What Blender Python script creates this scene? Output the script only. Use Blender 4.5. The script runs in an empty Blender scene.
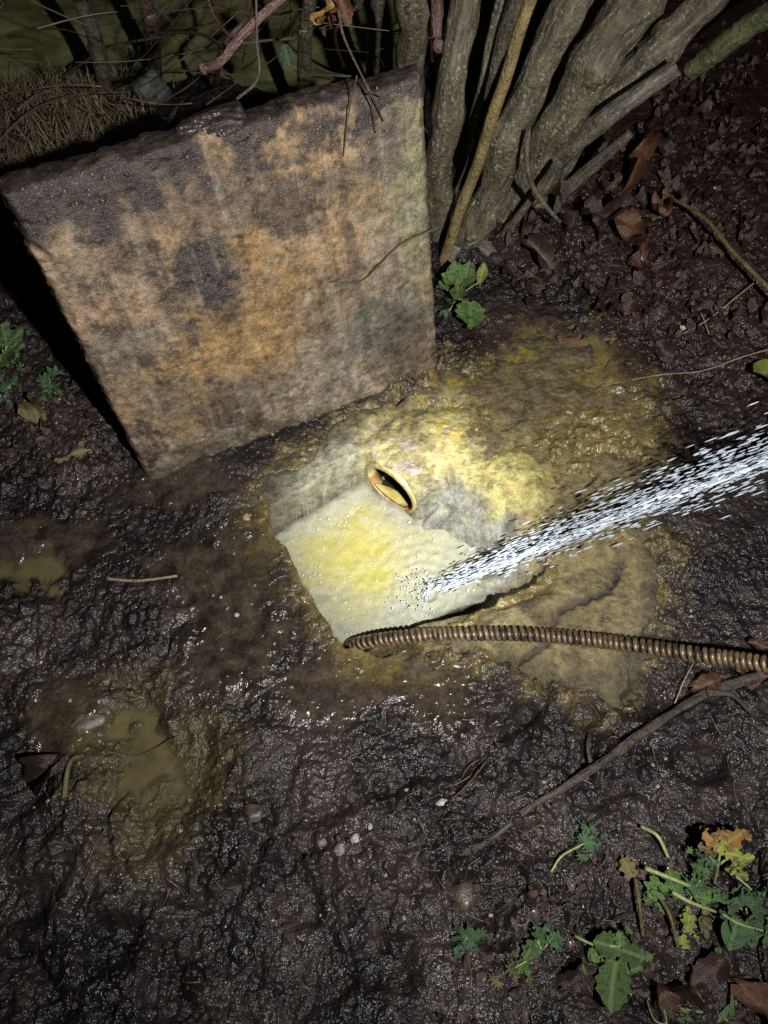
import bpy, math, random
import numpy as np
from mathutils import Vector, Matrix

# ------------------------------------------------------------------ camera, world, light
S = bpy.context.scene
COL = S.collection
CAM_H, PITCH, FOC = 1.45, math.radians(60), 745.0      # eye height, degrees below the horizon, focal length in pixels (768x1024)
cam_d = bpy.data.cameras.new("camera"); cam = bpy.data.objects.new("camera", cam_d); COL.objects.link(cam)
cam.location = (0, 0, CAM_H); cam.rotation_euler = (math.pi / 2 - PITCH, 0, 0)
cam_d.sensor_fit = 'VERTICAL'; cam_d.sensor_height = 24.0; cam_d.lens = 24.0 * FOC / 1024.0
cam_d.clip_start = 0.02; cam_d.clip_end = 500
S.camera = cam

w = bpy.data.worlds.new("World"); S.world = w; w.use_nodes = True
nt = w.node_tree
sky = nt.nodes.new("ShaderNodeTexSky"); sky.sky_type = 'NISHITA'; sky.sun_disc = False
sky.sun_elevation = math.radians(2); sky.sun_rotation = math.radians(200)
bg = nt.nodes["Background"]; bg.inputs[1].default_value = 0.004     # night
nt.links.new(sky.outputs[0], bg.inputs[0])

TORCH = Vector((0.42, -0.20, 1.62))                                  # hand torch held beside the camera
tl = bpy.data.lights.new("torch", 'SPOT'); torch = bpy.data.objects.new("torch", tl); COL.objects.link(torch)
torch.location = TORCH
AIM = (Vector((0.06, 1.16, 0.10)) - TORCH).to_track_quat('-Z', 'Y'); torch.rotation_euler = AIM.to_euler()
HOT = AIM.inverted() @ (Vector((0.065, 0.86, -0.05)) - TORCH).normalized()
tl.energy = 225; tl.spot_size = math.radians(104); tl.spot_blend = 1.0; tl.shadow_soft_size = 0.018; tl.color = (1.0, 0.98, 0.95)
tl.use_nodes = True; ln_ = tl.node_tree                              # a torch reflector: bright hot spot inside a wide spill
em = ln_.nodes["Emission"]; tc = ln_.nodes.new("ShaderNodeTexCoord"); sx = ln_.nodes.new("ShaderNodeVectorMath"); sx.operation = "DOT_PRODUCT"; sx.inputs[1].default_value = HOT; ab = ln_.nodes.new("ShaderNodeMath"); ab.operation = 'ABSOLUTE'
mr = ln_.nodes.new("ShaderNodeMapRange"); mr.interpolation_type = 'SMOOTHSTEP'
mr.inputs["From Min"].default_value = math.cos(math.radians(10.0)); mr.inputs["From Max"].default_value = math.cos(math.radians(1.0))
mr.inputs["To Min"].default_value = 1.0; mr.inputs["To Max"].default_value = 2.7
ln_.links.new(tc.outputs["Normal"], sx.inputs[0]); ln_.links.new(sx.outputs["Value"], ab.inputs[0]); ln_.links.new(ab.outputs[0], mr.inputs["Value"]); ln_.links.new(mr.outputs[0], em.inputs["Strength"])
w.cycles.sampling_method = 'NONE'

S.view_settings.view_transform = 'Standard'; S.view_settings.look = 'None'
S.view_settings.exposure = 0.0; S.view_settings.gamma = 1.0
S.render.engine = 'CYCLES'
S.cycles.use_denoising = False
S.cycles.max_bounces = 3; S.cycles.diffuse_bounces = 2; S.cycles.glossy_bounces = 2; S.cycles.transmission_bounces = 3
S.cycles.sample_clamp_indirect = 1.5; S.cycles.sample_clamp_direct = 4.0

random.seed(7)
RNG = np.random.default_rng(11)

# ------------------------------------------------------------------ helpers
SP, CP = math.sin(PITCH), math.cos(PITCH)
def ray(px, py):
    a = (px - 384) / FOC; b = -(py - 512) / FOC
    return Vector((a, b * SP + CP, b * CP - SP))
def at(px, py, z=0.0):                       # point of the place at height z seen in that direction
    d = ray(px, py); t = (z - CAM_H) / d.z
    return Vector((d.x * t, d.y * t, z))
def at_y(px, py, y):                         # ... standing at distance y
    d = ray(px, py); t = y / d.y
    return Vector((d.x * t, y, CAM_H + d.z * t))
def at_d(px, py, t):
    d = ray(px, py); return Vector((d.x * t, d.y * t, CAM_H + d.z * t))

_TAB = {}
def perlin(x, y, seed=0):
    if seed not in _TAB:
        r = np.random.default_rng(seed + 1000)
        perm = r.permutation(256); ang = r.random(256) * 2 * np.pi
        _TAB[seed] = (np.concatenate([perm, perm]), np.cos(ang), np.sin(ang))
    perm, gx, gy = _TAB[seed]
    xi = np.floor(x).astype(np.int64); yi = np.floor(y).astype(np.int64)
    xf = x - xi; yf = y - yi; xi &= 255; yi &= 255
    u = xf * xf * xf * (xf * (xf * 6 - 15) + 10); v = yf * yf * yf * (yf * (yf * 6 - 15) + 10)
    def g(ix, iy, dx, dy):
        h = perm[perm[ix & 255] + (iy & 255)]
        return gx[h] * dx + gy[h] * dy
    a = g(xi, yi, xf, yf); b = g(xi + 1, yi, xf - 1, yf)
    c = g(xi, yi + 1, xf, yf - 1); d = g(xi + 1, yi + 1, xf - 1, yf - 1)
    return 1.5 * ((a + u * (b - a)) * (1 - v) + (c + u * (d - c)) * v)
def fbm(x, y, f, o=4, seed=0, gain=0.5):
    s = 0; a = 1
    for i in range(o):
        s = s + a * perlin(x * f, y * f, seed + i * 7); a *= gain; f *= 2.03
    return s
def worley(x, y, seed=0):
    r = np.random.default_rng(seed + 5000); jx = r.random((64, 64)); jy = r.random((64, 64))
    xi = np.floor(x).astype(np.int64); yi = np.floor(y).astype(np.int64); d = np.full(x.shape, 9.0)
    for a in (-1, 0, 1):
        for b in (-1, 0, 1):
            cx, cy = (xi + a) & 63, (yi + b) & 63
            d = np.minimum(d, (xi + a + jx[cx, cy] - x) ** 2 + (yi + b + jy[cx, cy] - y) ** 2)
    return np.sqrt(d)
def sstep(a, b, x):
    t = np.clip((x - a) / (b - a), 0, 1); return t * t * (3 - 2 * t)
def poly_sd(px, py, poly):                   # signed distance to a polygon, negative inside
    d = np.full(px.shape, 1e9); ins = np.zeros(px.shape, bool); n = len(poly)
    for i in range(n):
        ax, ay = poly[i][0], poly[i][1]; bx, by = poly[(i + 1) % n][0], poly[(i + 1) % n][1]
        ex, ey = bx - ax, by - ay
        t = np.clip(((px - ax) * ex + (py - ay) * ey) / (ex * ex + ey * ey + 1e-12), 0, 1)
        d = np.minimum(d, np.hypot(px - ax - t * ex, py - ay - t * ey))
        c = ((ay > py) != (by > py)) & (px < (bx - ax) * (py - ay) / ((by - ay) if abs(by - ay) > 1e-9 else 1e-9) + ax)
        ins ^= c
    return np.where(ins, -d, d)
def seg_d(px, py, pts):
    d = np.full(px.shape, 1e9)
    for (a, b) in zip(pts[:-1], pts[1:]):
        ex, ey = b[0] - a[0], b[1] - a[1]
        t = np.clip(((px - a[0]) * ex + (py - a[1]) * ey) / (ex * ex + ey * ey + 1e-12), 0, 1)
        d = np.minimum(d, np.hypot(px - a[0] - t * ex, py - a[1] - t * ey))
    return d

def tag(o, label=None, cat=None, group=None, kind=None):
    if label: o['label'] = label
    if cat: o['category'] = cat
    if group: o['group'] = group
    if kind: o['kind'] = kind
    return o
def empty(name, loc, label, cat, group=None):
    o = bpy.data.objects.new(name, None); COL.objects.link(o); o.location = loc
    o.empty_display_size = 0.05
    return tag(o, label, cat, group)
def link(name, me, mat=None, parent=None, loc=None):
    o = bpy.data.objects.new(name, me); COL.objects.link(o)
    if mat and not me.materials: me.materials.append(mat)
    if parent: o.parent = parent
    if loc is not None: o.location = loc
    return o
def mesh_np(name, V, Fq, smooth=True):       # fast mesh from numpy: V (n,3), Fq (m,4) or (m,3)
    me = bpy.data.meshes.new(name); V = np.asarray(V, np.float32); Fq = np.asarray(Fq, np.int32)
    k = Fq.shape[1]
    me.vertices.add(len(V)); me.vertices.foreach_set("co", V.ravel())
    me.loops.add(Fq.size); me.loops.foreach_set("vertex_index", Fq.ravel())
    me.polygons.add(len(Fq)); me.polygons.foreach_set("loop_start", np.arange(0, Fq.size, k, dtype=np.int32))
    me.polygons.foreach_set("loop_total", np.full(len(Fq), k, np.int32))
    me.polygons.foreach_set("use_smooth", np.full(len(Fq), smooth))
    me.update(calc_edges=True); me.validate()
    return me
def add_col(me, name, C):
    a = me.attributes.new(name, 'FLOAT_COLOR', 'POINT')
    C = np.asarray(C, np.float32)
    if C.shape[1] == 3: C = np.concatenate([C, np.ones((len(C), 1), np.float32)], 1)
    a.data.foreach_set("color", C.ravel())
def add_vec(me, name, C):
    a = me.attributes.new(name, 'FLOAT_VECTOR', 'POINT'); a.data.foreach_set("vector", np.asarray(C, np.float32).ravel())
def grid_faces(nr, nc, wrap=False):
    r = np.arange(nr - 1)[:, None]; c = np.arange(nc if wrap else nc - 1)[None, :]
    c2 = (c + 1) % nc
    return np.stack([r * nc + c, r * nc + c2, (r + 1) * nc + c2, (r + 1) * nc + c], -1).reshape(-1, 4)
def mixc(a, b, t):
    a = np.asarray(a, float); b = np.asarray(b, float); t = np.asarray(t)[..., None]
    return a * (1 - t) + b * t

def spline(pts, n):                          # Catmull-Rom through points
    P = [Vector(p) for p in pts]; P = [P[0] * 2 - P[1]] + P + [P[-1] * 2 - P[-2]]
    out = []; segs = len(P) - 3
    for i in range(n):
        u = i / (n - 1) * segs; k = min(int(u), segs - 1); t = u - k
        a, b, c, d = P[k:k + 4]
        out.append(0.5 * ((2 * b) + (c - a) * t + (2 * a - 5 * b + 4 * c - d) * t * t + (3 * b - a - 3 * c + d) * t ** 3))
    return out
def frames(path):
    T = [(path[min(i + 1, len(path) - 1)] - path[max(i - 1, 0)]).normalized() for i in range(len(path))]
    up = Vector((0, 0, 1)) if abs(T[0].z) < 0.9 else Vector((0, 1, 0))
    n = (up - T[0] * up.dot(T[0])).normalized(); out = []
    for t in T:
        n = (n - t * n.dot(t)).normalized(); out.append((t, n, t.cross(n)))
    return out
def tube(path, rad, seg=8, bump=0.0, seed=0, freq=(3, 40), knobs=()):
    """closed tapering tube; rad is a function of 0..1"""
    n = len(path); fr = frames(path)
    Pp = np.array([list(p) for p in path]); N = np.array([list(f[1]) for f in fr]); B = np.array([list(f[2]) for f in fr])
    ln = np.concatenate([[0], np.cumsum(np.linalg.norm(np.diff(Pp, axis=0), axis=1))])
    th = np.linspace(0, 2 * np.pi, seg, endpoint=False)
    R = np.array([rad(i / (n - 1)) for i in range(n)])[:, None] * np.ones((1, seg))
    if bump:
        TH, LN = np.meshgrid(th, ln)
        nz = perlin(TH * freq[0] / 2, LN * freq[1], seed) + 0.6 * perlin(TH * freq[0], LN * freq[1] * 2.3, seed + 3)
        lump = perlin(LN * 9, np.cos(TH) * .8 + 3, seed + 5)
        R = R * (1 + bump * nz + bump * 1.2 * lump)
        for (k, amp, wid, ang) in knobs:
            R = R * (1 + amp * np.exp(-((LN - k) / wid) ** 2) * (0.4 + 0.6 * np.cos(TH - ang) ** 2))
    V = Pp[:, None, :] + R[..., None] * (np.cos(th)[None, :, None] * N[:, None, :] + np.sin(th)[None, :, None] * B[:, None, :])
    co = np.stack([np.broadcast_to(np.cos(th) * R.mean(), R.shape), np.broadcast_to(np.sin(th) * R.mean(), R.shape), np.broadcast_to(ln[:, None], R.shape)], -1)
    F = grid_faces(n, seg, True)
    V = np.concatenate([V.reshape(-1, 3), Pp[:1], Pp[-1:]]); k = n * seg
    co = np.concatenate([co.reshape(-1, 3), [[0, 0, ln[0]]], [[0, 0, ln[-1]]]])
    capF = [[k, (j + 1) % seg, j, j] for j in range(seg)] + [[k + 1, (n - 1) * seg + j, (n - 1) * seg + (j + 1) % seg] for j in range(seg)]
    return V, F, [c[:3] for c in capF], co
def tube_mesh(name, *a, **k):
    V, F, caps, co = tube(*a, **k)
    me = bpy.data.meshes.new(name)
    me.from_pydata(V.tolist(), [], F.tolist() + caps)
    me.polygons.foreach_set("use_smooth", [True] * len(me.polygons))
    add_vec(me, "barkco", co); me.update()
    return me

# ------------------------------------------------------------------ materials
class M:
    def __init__(s, name):
        s.m = bpy.data.materials.new(name); s.m.use_nodes = True; s.t = s.m.node_tree
        s.b = s.t.nodes["Principled BSDF"]
    def n(s, typ, **kw):
        nd = s.t.nodes.new(typ)
        for k, v in kw.items():
            if k in nd.inputs: s.put(nd.inputs[k], v)
            else: setattr(nd, k, v)
        return nd
    def put(s, sock, v):
        if isinstance(v, bpy.types.NodeSocket): s.t.links.new(v, sock)
        else: sock.default_value = v
    def set(s, **kw):
        for k, v in kw.items(): s.put(s.b.inputs[k.replace('_', ' ')], v)
        return s
    def coord(s, attr=None):
        if attr: return s.n("ShaderNodeAttribute", attribute_name=attr).outputs["Vector"]
        return s.n("ShaderNodeTexCoord").outputs["Object"]
    def attr(s, name): return s.n("ShaderNodeAttribute", attribute_name=name).outputs["Color"]
    def noise(s, co, scale, detail=4, rough=0.55):
        return s.n("ShaderNodeTexNoise", Vector=co, Scale=scale, Detail=detail, Roughness=rough).outputs["Fac"]
    def vor(s, co, scale, feature='F1'):
        return s.n("ShaderNodeTexVoronoi", Vector=co, Scale=scale, feature=feature).outputs["Distance"]
    def ramp(s, fac, stops):
        r = s.n("ShaderNodeValToRGB", Fac=fac); e = r.color_ramp.elements
        while len(e) < len(stops): e.new(0.5)
        for el, (p, c) in zip(e, stops):
            el.position = p; el.color = (c, c, c, 1) if isinstance(c, (int, float)) else (*c, 1)
        return r.outputs["Color"]
    def mix(s, a, b, f, mode='MIX'):
        nd = s.n("ShaderNodeMix", data_type='RGBA', blend_type=mode)
        s.put(nd.inputs[0], f); 
        for sock, v in ((nd.inputs[6], a), (nd.inputs[7], b)):
            s.put(sock, (*v, 1) if isinstance(v, tuple) and len(v) == 3 else v)
        return nd.outputs[2]
    def math(s, op, a, b=0.0):
        nd = s.n("ShaderNodeMath", operation=op); s.put(nd.inputs[0], a); s.put(nd.inputs[1], b); return nd.outputs[0]
    def bump(s, h, strength=0.5, dist=0.01, normal=None):
        nd = s.n("ShaderNodeBump", Height=h, Strength=strength, Distance=dist)
        if normal is not None: s.put(nd.inputs["Normal"], normal)
        return nd.outputs[0]
    def scale(s, co, v):
        nd = s.n("ShaderNodeVectorMath", operation='MULTIPLY'); s.put(nd.inputs[0], co); nd.inputs[1].default_value = v; return nd.outputs[0]

def mud_mat():
    m = M("wet_mud"); co = m.coord(); tint = m.attr("tint"); wet = m.attr("wet")
    n1 = m.noise(co, 38, 6, 0.65); n2 = m.noise(co, 190, 5, 0.65)
    c = m.mix(tint, m.ramp(n1, [(0.30, 0.55), (0.5, 1.0), (0.72, 1.55)]), 1.0, 'MULTIPLY')
    c = m.mix(c, m.ramp(n2, [(0.3, 0.6), (0.5, 1.0), (0.72, 1.6)]), 1.0, 'MULTIPLY')
    grit = m.ramp(m.vor(co, 210), [(0.0, 1.0), (0.10, 1.0), (0.14, 0.0)])
    sel = m.ramp(m.noise(co, 60, 2), [(0.60, 0.0), (0.68, 1.0)])
    c = m.mix(c, (0.16, 0.13, 0.10), m.math('MULTIPLY', grit, m.math('MULTIPLY', sel, 0.55)))
    r = m.mix(m.ramp(m.noise(co, 25, 4), [(0.35, 0.30), (0.65, 0.62)]), (0.13, 0.13, 0.13), wet)
    h = m.math('ADD', m.math('MULTIPLY', m.noise(co, 190, 2, 0.5), 0.5), m.math('MULTIPLY', m.noise(co, 85, 2, 0.5), 1.0))
    sep = m.n("ShaderNodeSeparateColor", Color=wet).outputs[0]
    st = m.math('SUBTRACT', 0.72, m.math('MULTIPLY', sep, 0.5))
    nb = m.n("ShaderNodeBump", Distance=0.010, Height=h, Strength=st).outputs[0]
    m.set(Base_Color=c, Roughness=r, Normal=nb, Specular_IOR_Level=0.32, Coat_Weight=m.ramp(m.noise(co, 9, 4, 0.6), [(0.36, 0.12), (0.66, 0.80)]), Coat_Roughness=0.13, Coat_IOR=1.40, Coat_Normal=nb)
    return m.m
def concrete_mat(name, rough=0.4, coat=0.4, bscale=260, bst=0.7, speck=0.35):
    m = M(name); co = m.coord(); tint = m.attr("tint")
    n1 = m.noise(co, 60, 7, 0.7); n2 = m.noise(co, 330, 4, 0.7)
    c = m.mix(tint, m.ramp(n1, [(0.28, 0.50), (0.5, 1.0), (0.75, 1.45)]), 1.0, 'MULTIPLY')
    c = m.mix(c, m.ramp(n2, [(0.3, 0.75), (0.5, 1.0), (0.72, 1.25)]), 1.0, 'MULTIPLY')
    c = m.mix(c, m.ramp(m.noise(co, 27, 9, 0.75), [(0.36, 0.42), (0.5, 1.0), (0.66, 1.45)]), 1.0, 'MULTIPLY')
    pit = m.ramp(m.vor(co, 95), [(0.10, 1.0), (0.20, 0.0)])
    c = m.mix(c, (0.035, 0.026, 0.02), m.math('MULTIPLY', m.math('MULTIPLY', pit, m.ramp(m.noise(co, 22, 2), [(0.5, 0.0), (0.62, 1.0)])), speck * 2))
    h = m.math('ADD', m.noise(co, bscale, 5, 0.7), m.math('MULTIPLY', m.noise(co, bscale * 0.3, 4, 0.6), 1.4))
    nb = m.bump(h, bst, 0.006)
    m.set(Base_Color=c, Roughness=m.ramp(n1, [(0.3, rough * 0.6), (0.7, rough * 1.3)]), Normal=nb, Coat_Weight=coat, Coat_Roughness=0.1, Coat_IOR=1.33, Coat_Normal=nb)
    return m.m
def bark_mat(name, c1, c2, fleck, fl_amt=0.5, stretch=0.22, rough=0.55):
    m = M(name); co = m.coord("barkco"); cs = m.scale(co, (1, 1, stretch))
    n1 = m.noise(cs, 60, 5, 0.7); n2 = m.noise(co, 24, 4)
    c = m.mix(c1, c2, m.ramp(n1, [(0.35, 0.0), (0.65, 1.0)]))
    c = m.mix(c, m.ramp(n2, [(0.3, 0.50), (0.7, 1.35)]), 1.0, 'MULTIPLY')
    fl = m.ramp(m.noise(co, 105, 3, 0.6), [(0.55, 0.0), (0.63, 1.0)])
    c = m.mix(c, fleck, m.math('MULTIPLY', fl, m.math('MULTIPLY', m.ramp(m.noise(co, 13, 3), [(0.42, 0.0), (0.62, 1.0)]), fl_amt)))
    h = m.math('ADD', n1, m.math('MULTIPLY', m.noise(co, 110, 3, 0.6), 0.6))
    m.set(Base_Color=c, Roughness=rough, Normal=m.bump(h, 1.0, 0.012), Coat_Weight=0.25, Coat_Roughness=0.35, Coat_IOR=1.33)
    return m.m
def simple_mat(name, c1, c2, scale=60, rough=0.45, coat=0.2, bst=0.4, subs=0.0, bscale=None, bd=0.004):
    m = M(name); co = m.coord(); n1 = m.noise(co, scale, 5, 0.6)
    c = m.mix(c1, c2, m.ramp(n1, [(0.35, 0.0), (0.65, 1.0)]))
    m.set(Base_Color=c, Roughness=rough, Coat_Weight=coat, Coat_Roughness=0.12, Coat_IOR=1.33, Normal=m.bump(m.noise(co, bscale or scale * 3, 4), bst, bd))
    if subs: m.set(Transmission_Weight=0.0)
    return m.m
def leaf_mat(name, c1, c2, vein, rough=0.35, scale=70):
    m = M(name); co = m.coord(); n1 = m.noise(co, scale, 5, 0.6); info = m.n("ShaderNodeObjectInfo").outputs["Random"]
    c = m.mix(c1, c2, m.ramp(n1, [(0.35, 0.0), (0.65, 1.0)]))
    c = m.mix(c, m.ramp(info, [(0.0, 0.6), (1.0, 1.35)]), 1.0, 'MULTIPLY')
    c = m.mix(c, (0.035, 0.026, 0.02), m.math('MULTIPLY', m.ramp(m.noise(m.n('ShaderNodeNewGeometry').outputs['Position'], 95, 4, 0.65), [(0.52, 0.0), (0.62, 1.0)]), 0.75))
    u = m.n("ShaderNodeSeparateXYZ", Vector=m.coord("leafco"))
    mid = m.math('ABSOLUTE', u.outputs[0])
    side = m.math('ABSOLUTE', m.math('SINE', m.math('MULTIPLY', m.math('SUBTRACT', u.outputs[1], m.math('MULTIPLY', mid, 0.6)), 19.0)))
    vm = m.math('MAXIMUM', m.ramp(mid, [(0.02, 1.0), (0.07, 0.0)]), m.math('MULTIPLY', m.ramp(side, [(0.04, 1.0), (0.2, 0.0)]), 0.5))
    c = m.mix(c, vein, m.math('MULTIPLY', vm, 0.6))
    h = m.math('SUBTRACT', m.noise(co, 200, 3), m.math('MULTIPLY', vm, 0.8))
    nb = m.bump(h, 0.5, 0.003)
    m.set(Base_Color=c, Roughness=rough, Normal=nb, Coat_Weight=0.35, Coat_Roughness=0.12, Coat_IOR=1.33, Coat_Normal=nb)
    return m.m

MUD = mud_mat()
SLAB = concrete_mat("weathered_concrete", 0.42, 0.9, 210, 0.55, 0.6)
BENCH = concrete_mat("silted_mortar", 0.5, 0.3, 300, 0.6, 0.25)
BARK = bark_mat("grey_bark", (0.058, 0.050, 0.031), (0.17, 0.145, 0.092), (0.36, 0.34, 0.26), 0.9)
BARK_D = bark_mat("dark_bark", (0.06, 0.052, 0.038), (0.17, 0.145, 0.10), (0.32, 0.30, 0.24), 0.6)
BARK_Y = bark_mat("smooth_shoot_bark", (0.20, 0.15, 0.055), (0.27, 0.20, 0.085), (0.32, 0.27, 0.15), 0.3, 0.5, 0.38)
BARK_M = bark_mat("mossy_bark", (0.05, 0.06, 0.025), (0.14, 0.14, 0.06), (0.22, 0.24, 0.12), 0.6)
TWIG = bark_mat("twig_bark", (0.06, 0.042, 0.028), (0.13, 0.095, 0.06), (0.2, 0.17, 0.12), 0.3)
TWIG_MUD = bark_mat("muddy_branch_bark", (0.026, 0.020, 0.016), (0.085, 0.066, 0.048), (0.15, 0.125, 0.09), 0.5)
TWIG_R = bark_mat("red_twig_bark", (0.10, 0.05, 0.042), (0.17, 0.10, 0.085), (0.25, 0.2, 0.17), 0.4, 0.3, 0.3)
TWIG_P = bark_mat("pale_twig_bark", (0.22, 0.17, 0.10), (0.34, 0.28, 0.18), (0.4, 0.36, 0.28), 0.3)
TWIG_G = bark_mat("green_stem_bark", (0.10, 0.085, 0.025), (0.16, 0.14, 0.05), (0.2, 0.18, 0.09), 0.3)
GREEN = leaf_mat("bright_green_leaf", (0.048, 0.105, 0.022), (0.095, 0.165, 0.045), (0.15, 0.23, 0.09), 0.3)
GREEN_D = leaf_mat("blue_green_leaf", (0.034, 0.085, 0.030), (0.065, 0.135, 0.052), (0.12, 0.20, 0.10), 0.35)
GREEN_Y = leaf_mat("yellow_green_leaf", (0.14, 0.20, 0.03), (0.27, 0.28, 0.05), (0.36, 0.36, 0.12), 0.35)
AMBER = leaf_mat("amber_leaf", (0.17, 0.075, 0.015), (0.27, 0.16, 0.035), (0.3, 0.22, 0.08), 0.4)
BROWN = leaf_mat("brown_dead_leaf", (0.030, 0.0185, 0.0155), (0.075, 0.042, 0.032), (0.11, 0.07, 0.05), 0.32)
RUST = leaf_mat("rust_dead_leaf", (0.05, 0.021, 0.012), (0.13, 0.052, 0.026), (0.16, 0.085, 0.05), 0.35)
BLACKLEAF = leaf_mat("black_dead_leaf", (0.017, 0.011, 0.011), (0.045, 0.024, 0.02), (0.06, 0.04, 0.03), 0.25)
OLIVELEAF = leaf_mat("olive_dead_leaf", (0.09, 0.08, 0.03), (0.17, 0.14, 0.05), (0.24, 0.2, 0.1), 0.35)
STEMG = simple_mat("pale_green_stalk", (0.20, 0.26, 0.09), (0.32, 0.36, 0.16), 90, 0.4)
STRAW = simple_mat("dead_straw", (0.13, 0.10, 0.06), (0.26, 0.21, 0.13), 30, 0.5)
STONE_P = simple_mat("pale_stone", (0.15, 0.135, 0.115), (0.46, 0.44, 0.40), 75, 0.5, 0.2)
STONE_B = simple_mat("brown_stone", (0.025, 0.020, 0.016), (0.085, 0.068, 0.05), 50, 0.4, 0.4)
STONE_G = simple_mat("grey_rock", (0.03, 0.035, 0.032), (0.10, 0.11, 0.10), 40, 0.45, 0.3)

# ------------------------------------------------------------------ layout of the chamber
PIPE_C = at(391, 489, -0.068); PIPE_R = 0.068; PIPE_K = 0.90
AX = Vector((0.66, 0.75, 0.0)).normalized(); LAT = Vector((AX.y, -AX.x, 0))      # into the pipe, and to its right
WATER_Z = -0.114
def st(s, t): v = PIPE_C + AX * s + LAT * t; return (v.x, v.y)
A = at(268, 513); B = at(346, 644); C = at(520, 556)
POOL = [(A.x, A.y), (B.x, B.y), (C.x, C.y), st(0.075, 0.27), st(0.068, 0.125), st(-0.006, 0.085), st(-0.012, -0.082)]
EXPOSED = [tuple(at(*p))[:2] for p in [(262, 512), (290, 470), (445, 372), (480, 372), (515, 345), (590, 350), (650, 410), (640, 500), (650, 590), (640, 640), (610, 690), (500, 655), (350, 650)]]
SLAB_BL = Vector((-0.539, 0.922, -0.02)); SLAB_BR = Vector((0.141, 1.251, -0.02))
SLAB_UP = Vector((-0.097, 0.153, 0.983)).normalized(); SLAB_W = 0.755; SLAB_L = 0.71; SLAB_T = 0.075

# puddles: centre, radii, depth of the hollow, water level, extra
PUDDLES = [  # outline in the picture (pixels), depth, level
    ([(118, 700), (150, 690), (150, 735), (205, 742), (215, 772), (190, 800), (168, 815), (150, 850), (130, 845), (120, 795), (95, 760), (90, 735)], 0.022, -0.010),
    ([(-30, 560), (60, 560), (58, 590), (20, 606), (-30, 600)], 0.02, -0.010),
]
PUD_XY = [[tuple(at(*p))[:2] for p in poly] for poly, _, _ in PUDDLES]
POND_LEVEL = -0.16
def pond_mask(x, y): return sstep(0.0, 0.42, (y - (2.40 + 0.12 * (x + 1.0))) + 0.10 * perlin(x * 3, y * 3, 77)) * sstep(0.50, 0.05, x)

SMOOTH = [  # (px, py, rx, ry) areas of flat wet silt
    (225, 575, 75, 60), (330, 680, 95, 50), (440, 690, 60, 38), (170, 480, 60, 25), (575, 370, 75, 45), (40, 545, 60, 28), (60, 720, 55, 35), (255, 640, 60, 60)]

HOLLOWS = [(640, 692, 30, .05), (585, 712, 18, .035), (525, 712, 14, .03), (110, 945, 34, .03), (20, 900, 40, .03), (300, 905, 26, .02), (395, 965, 30, .022), (500, 930, 22, .02), (30, 770, 34, .02), (180, 600, 14, .018), (700, 760, 26, .03), (420, 880, 20, .015)]
def silt_masks(x, y):
    nz = fbm(x, y, 7, 4, 300)
    sm = np.zeros(x.shape)
    for (px, py, rx, ry) in SMOOTH:
        c = at(px, py); k = at(px + rx, py); k2 = at(px, py - ry)
        ex = (x - c.x) / abs(k.x - c.x); ey = (y - c.y) / abs(k2.y - c.y)
        sm = np.maximum(sm, sstep(1.25, 0.55, np.sqrt(ex * ex + ey * ey) + 0.45 * nz))
    ex = poly_sd(x, y, EXPOSED) + 0.035 * nz
    return sm, ex

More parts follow.
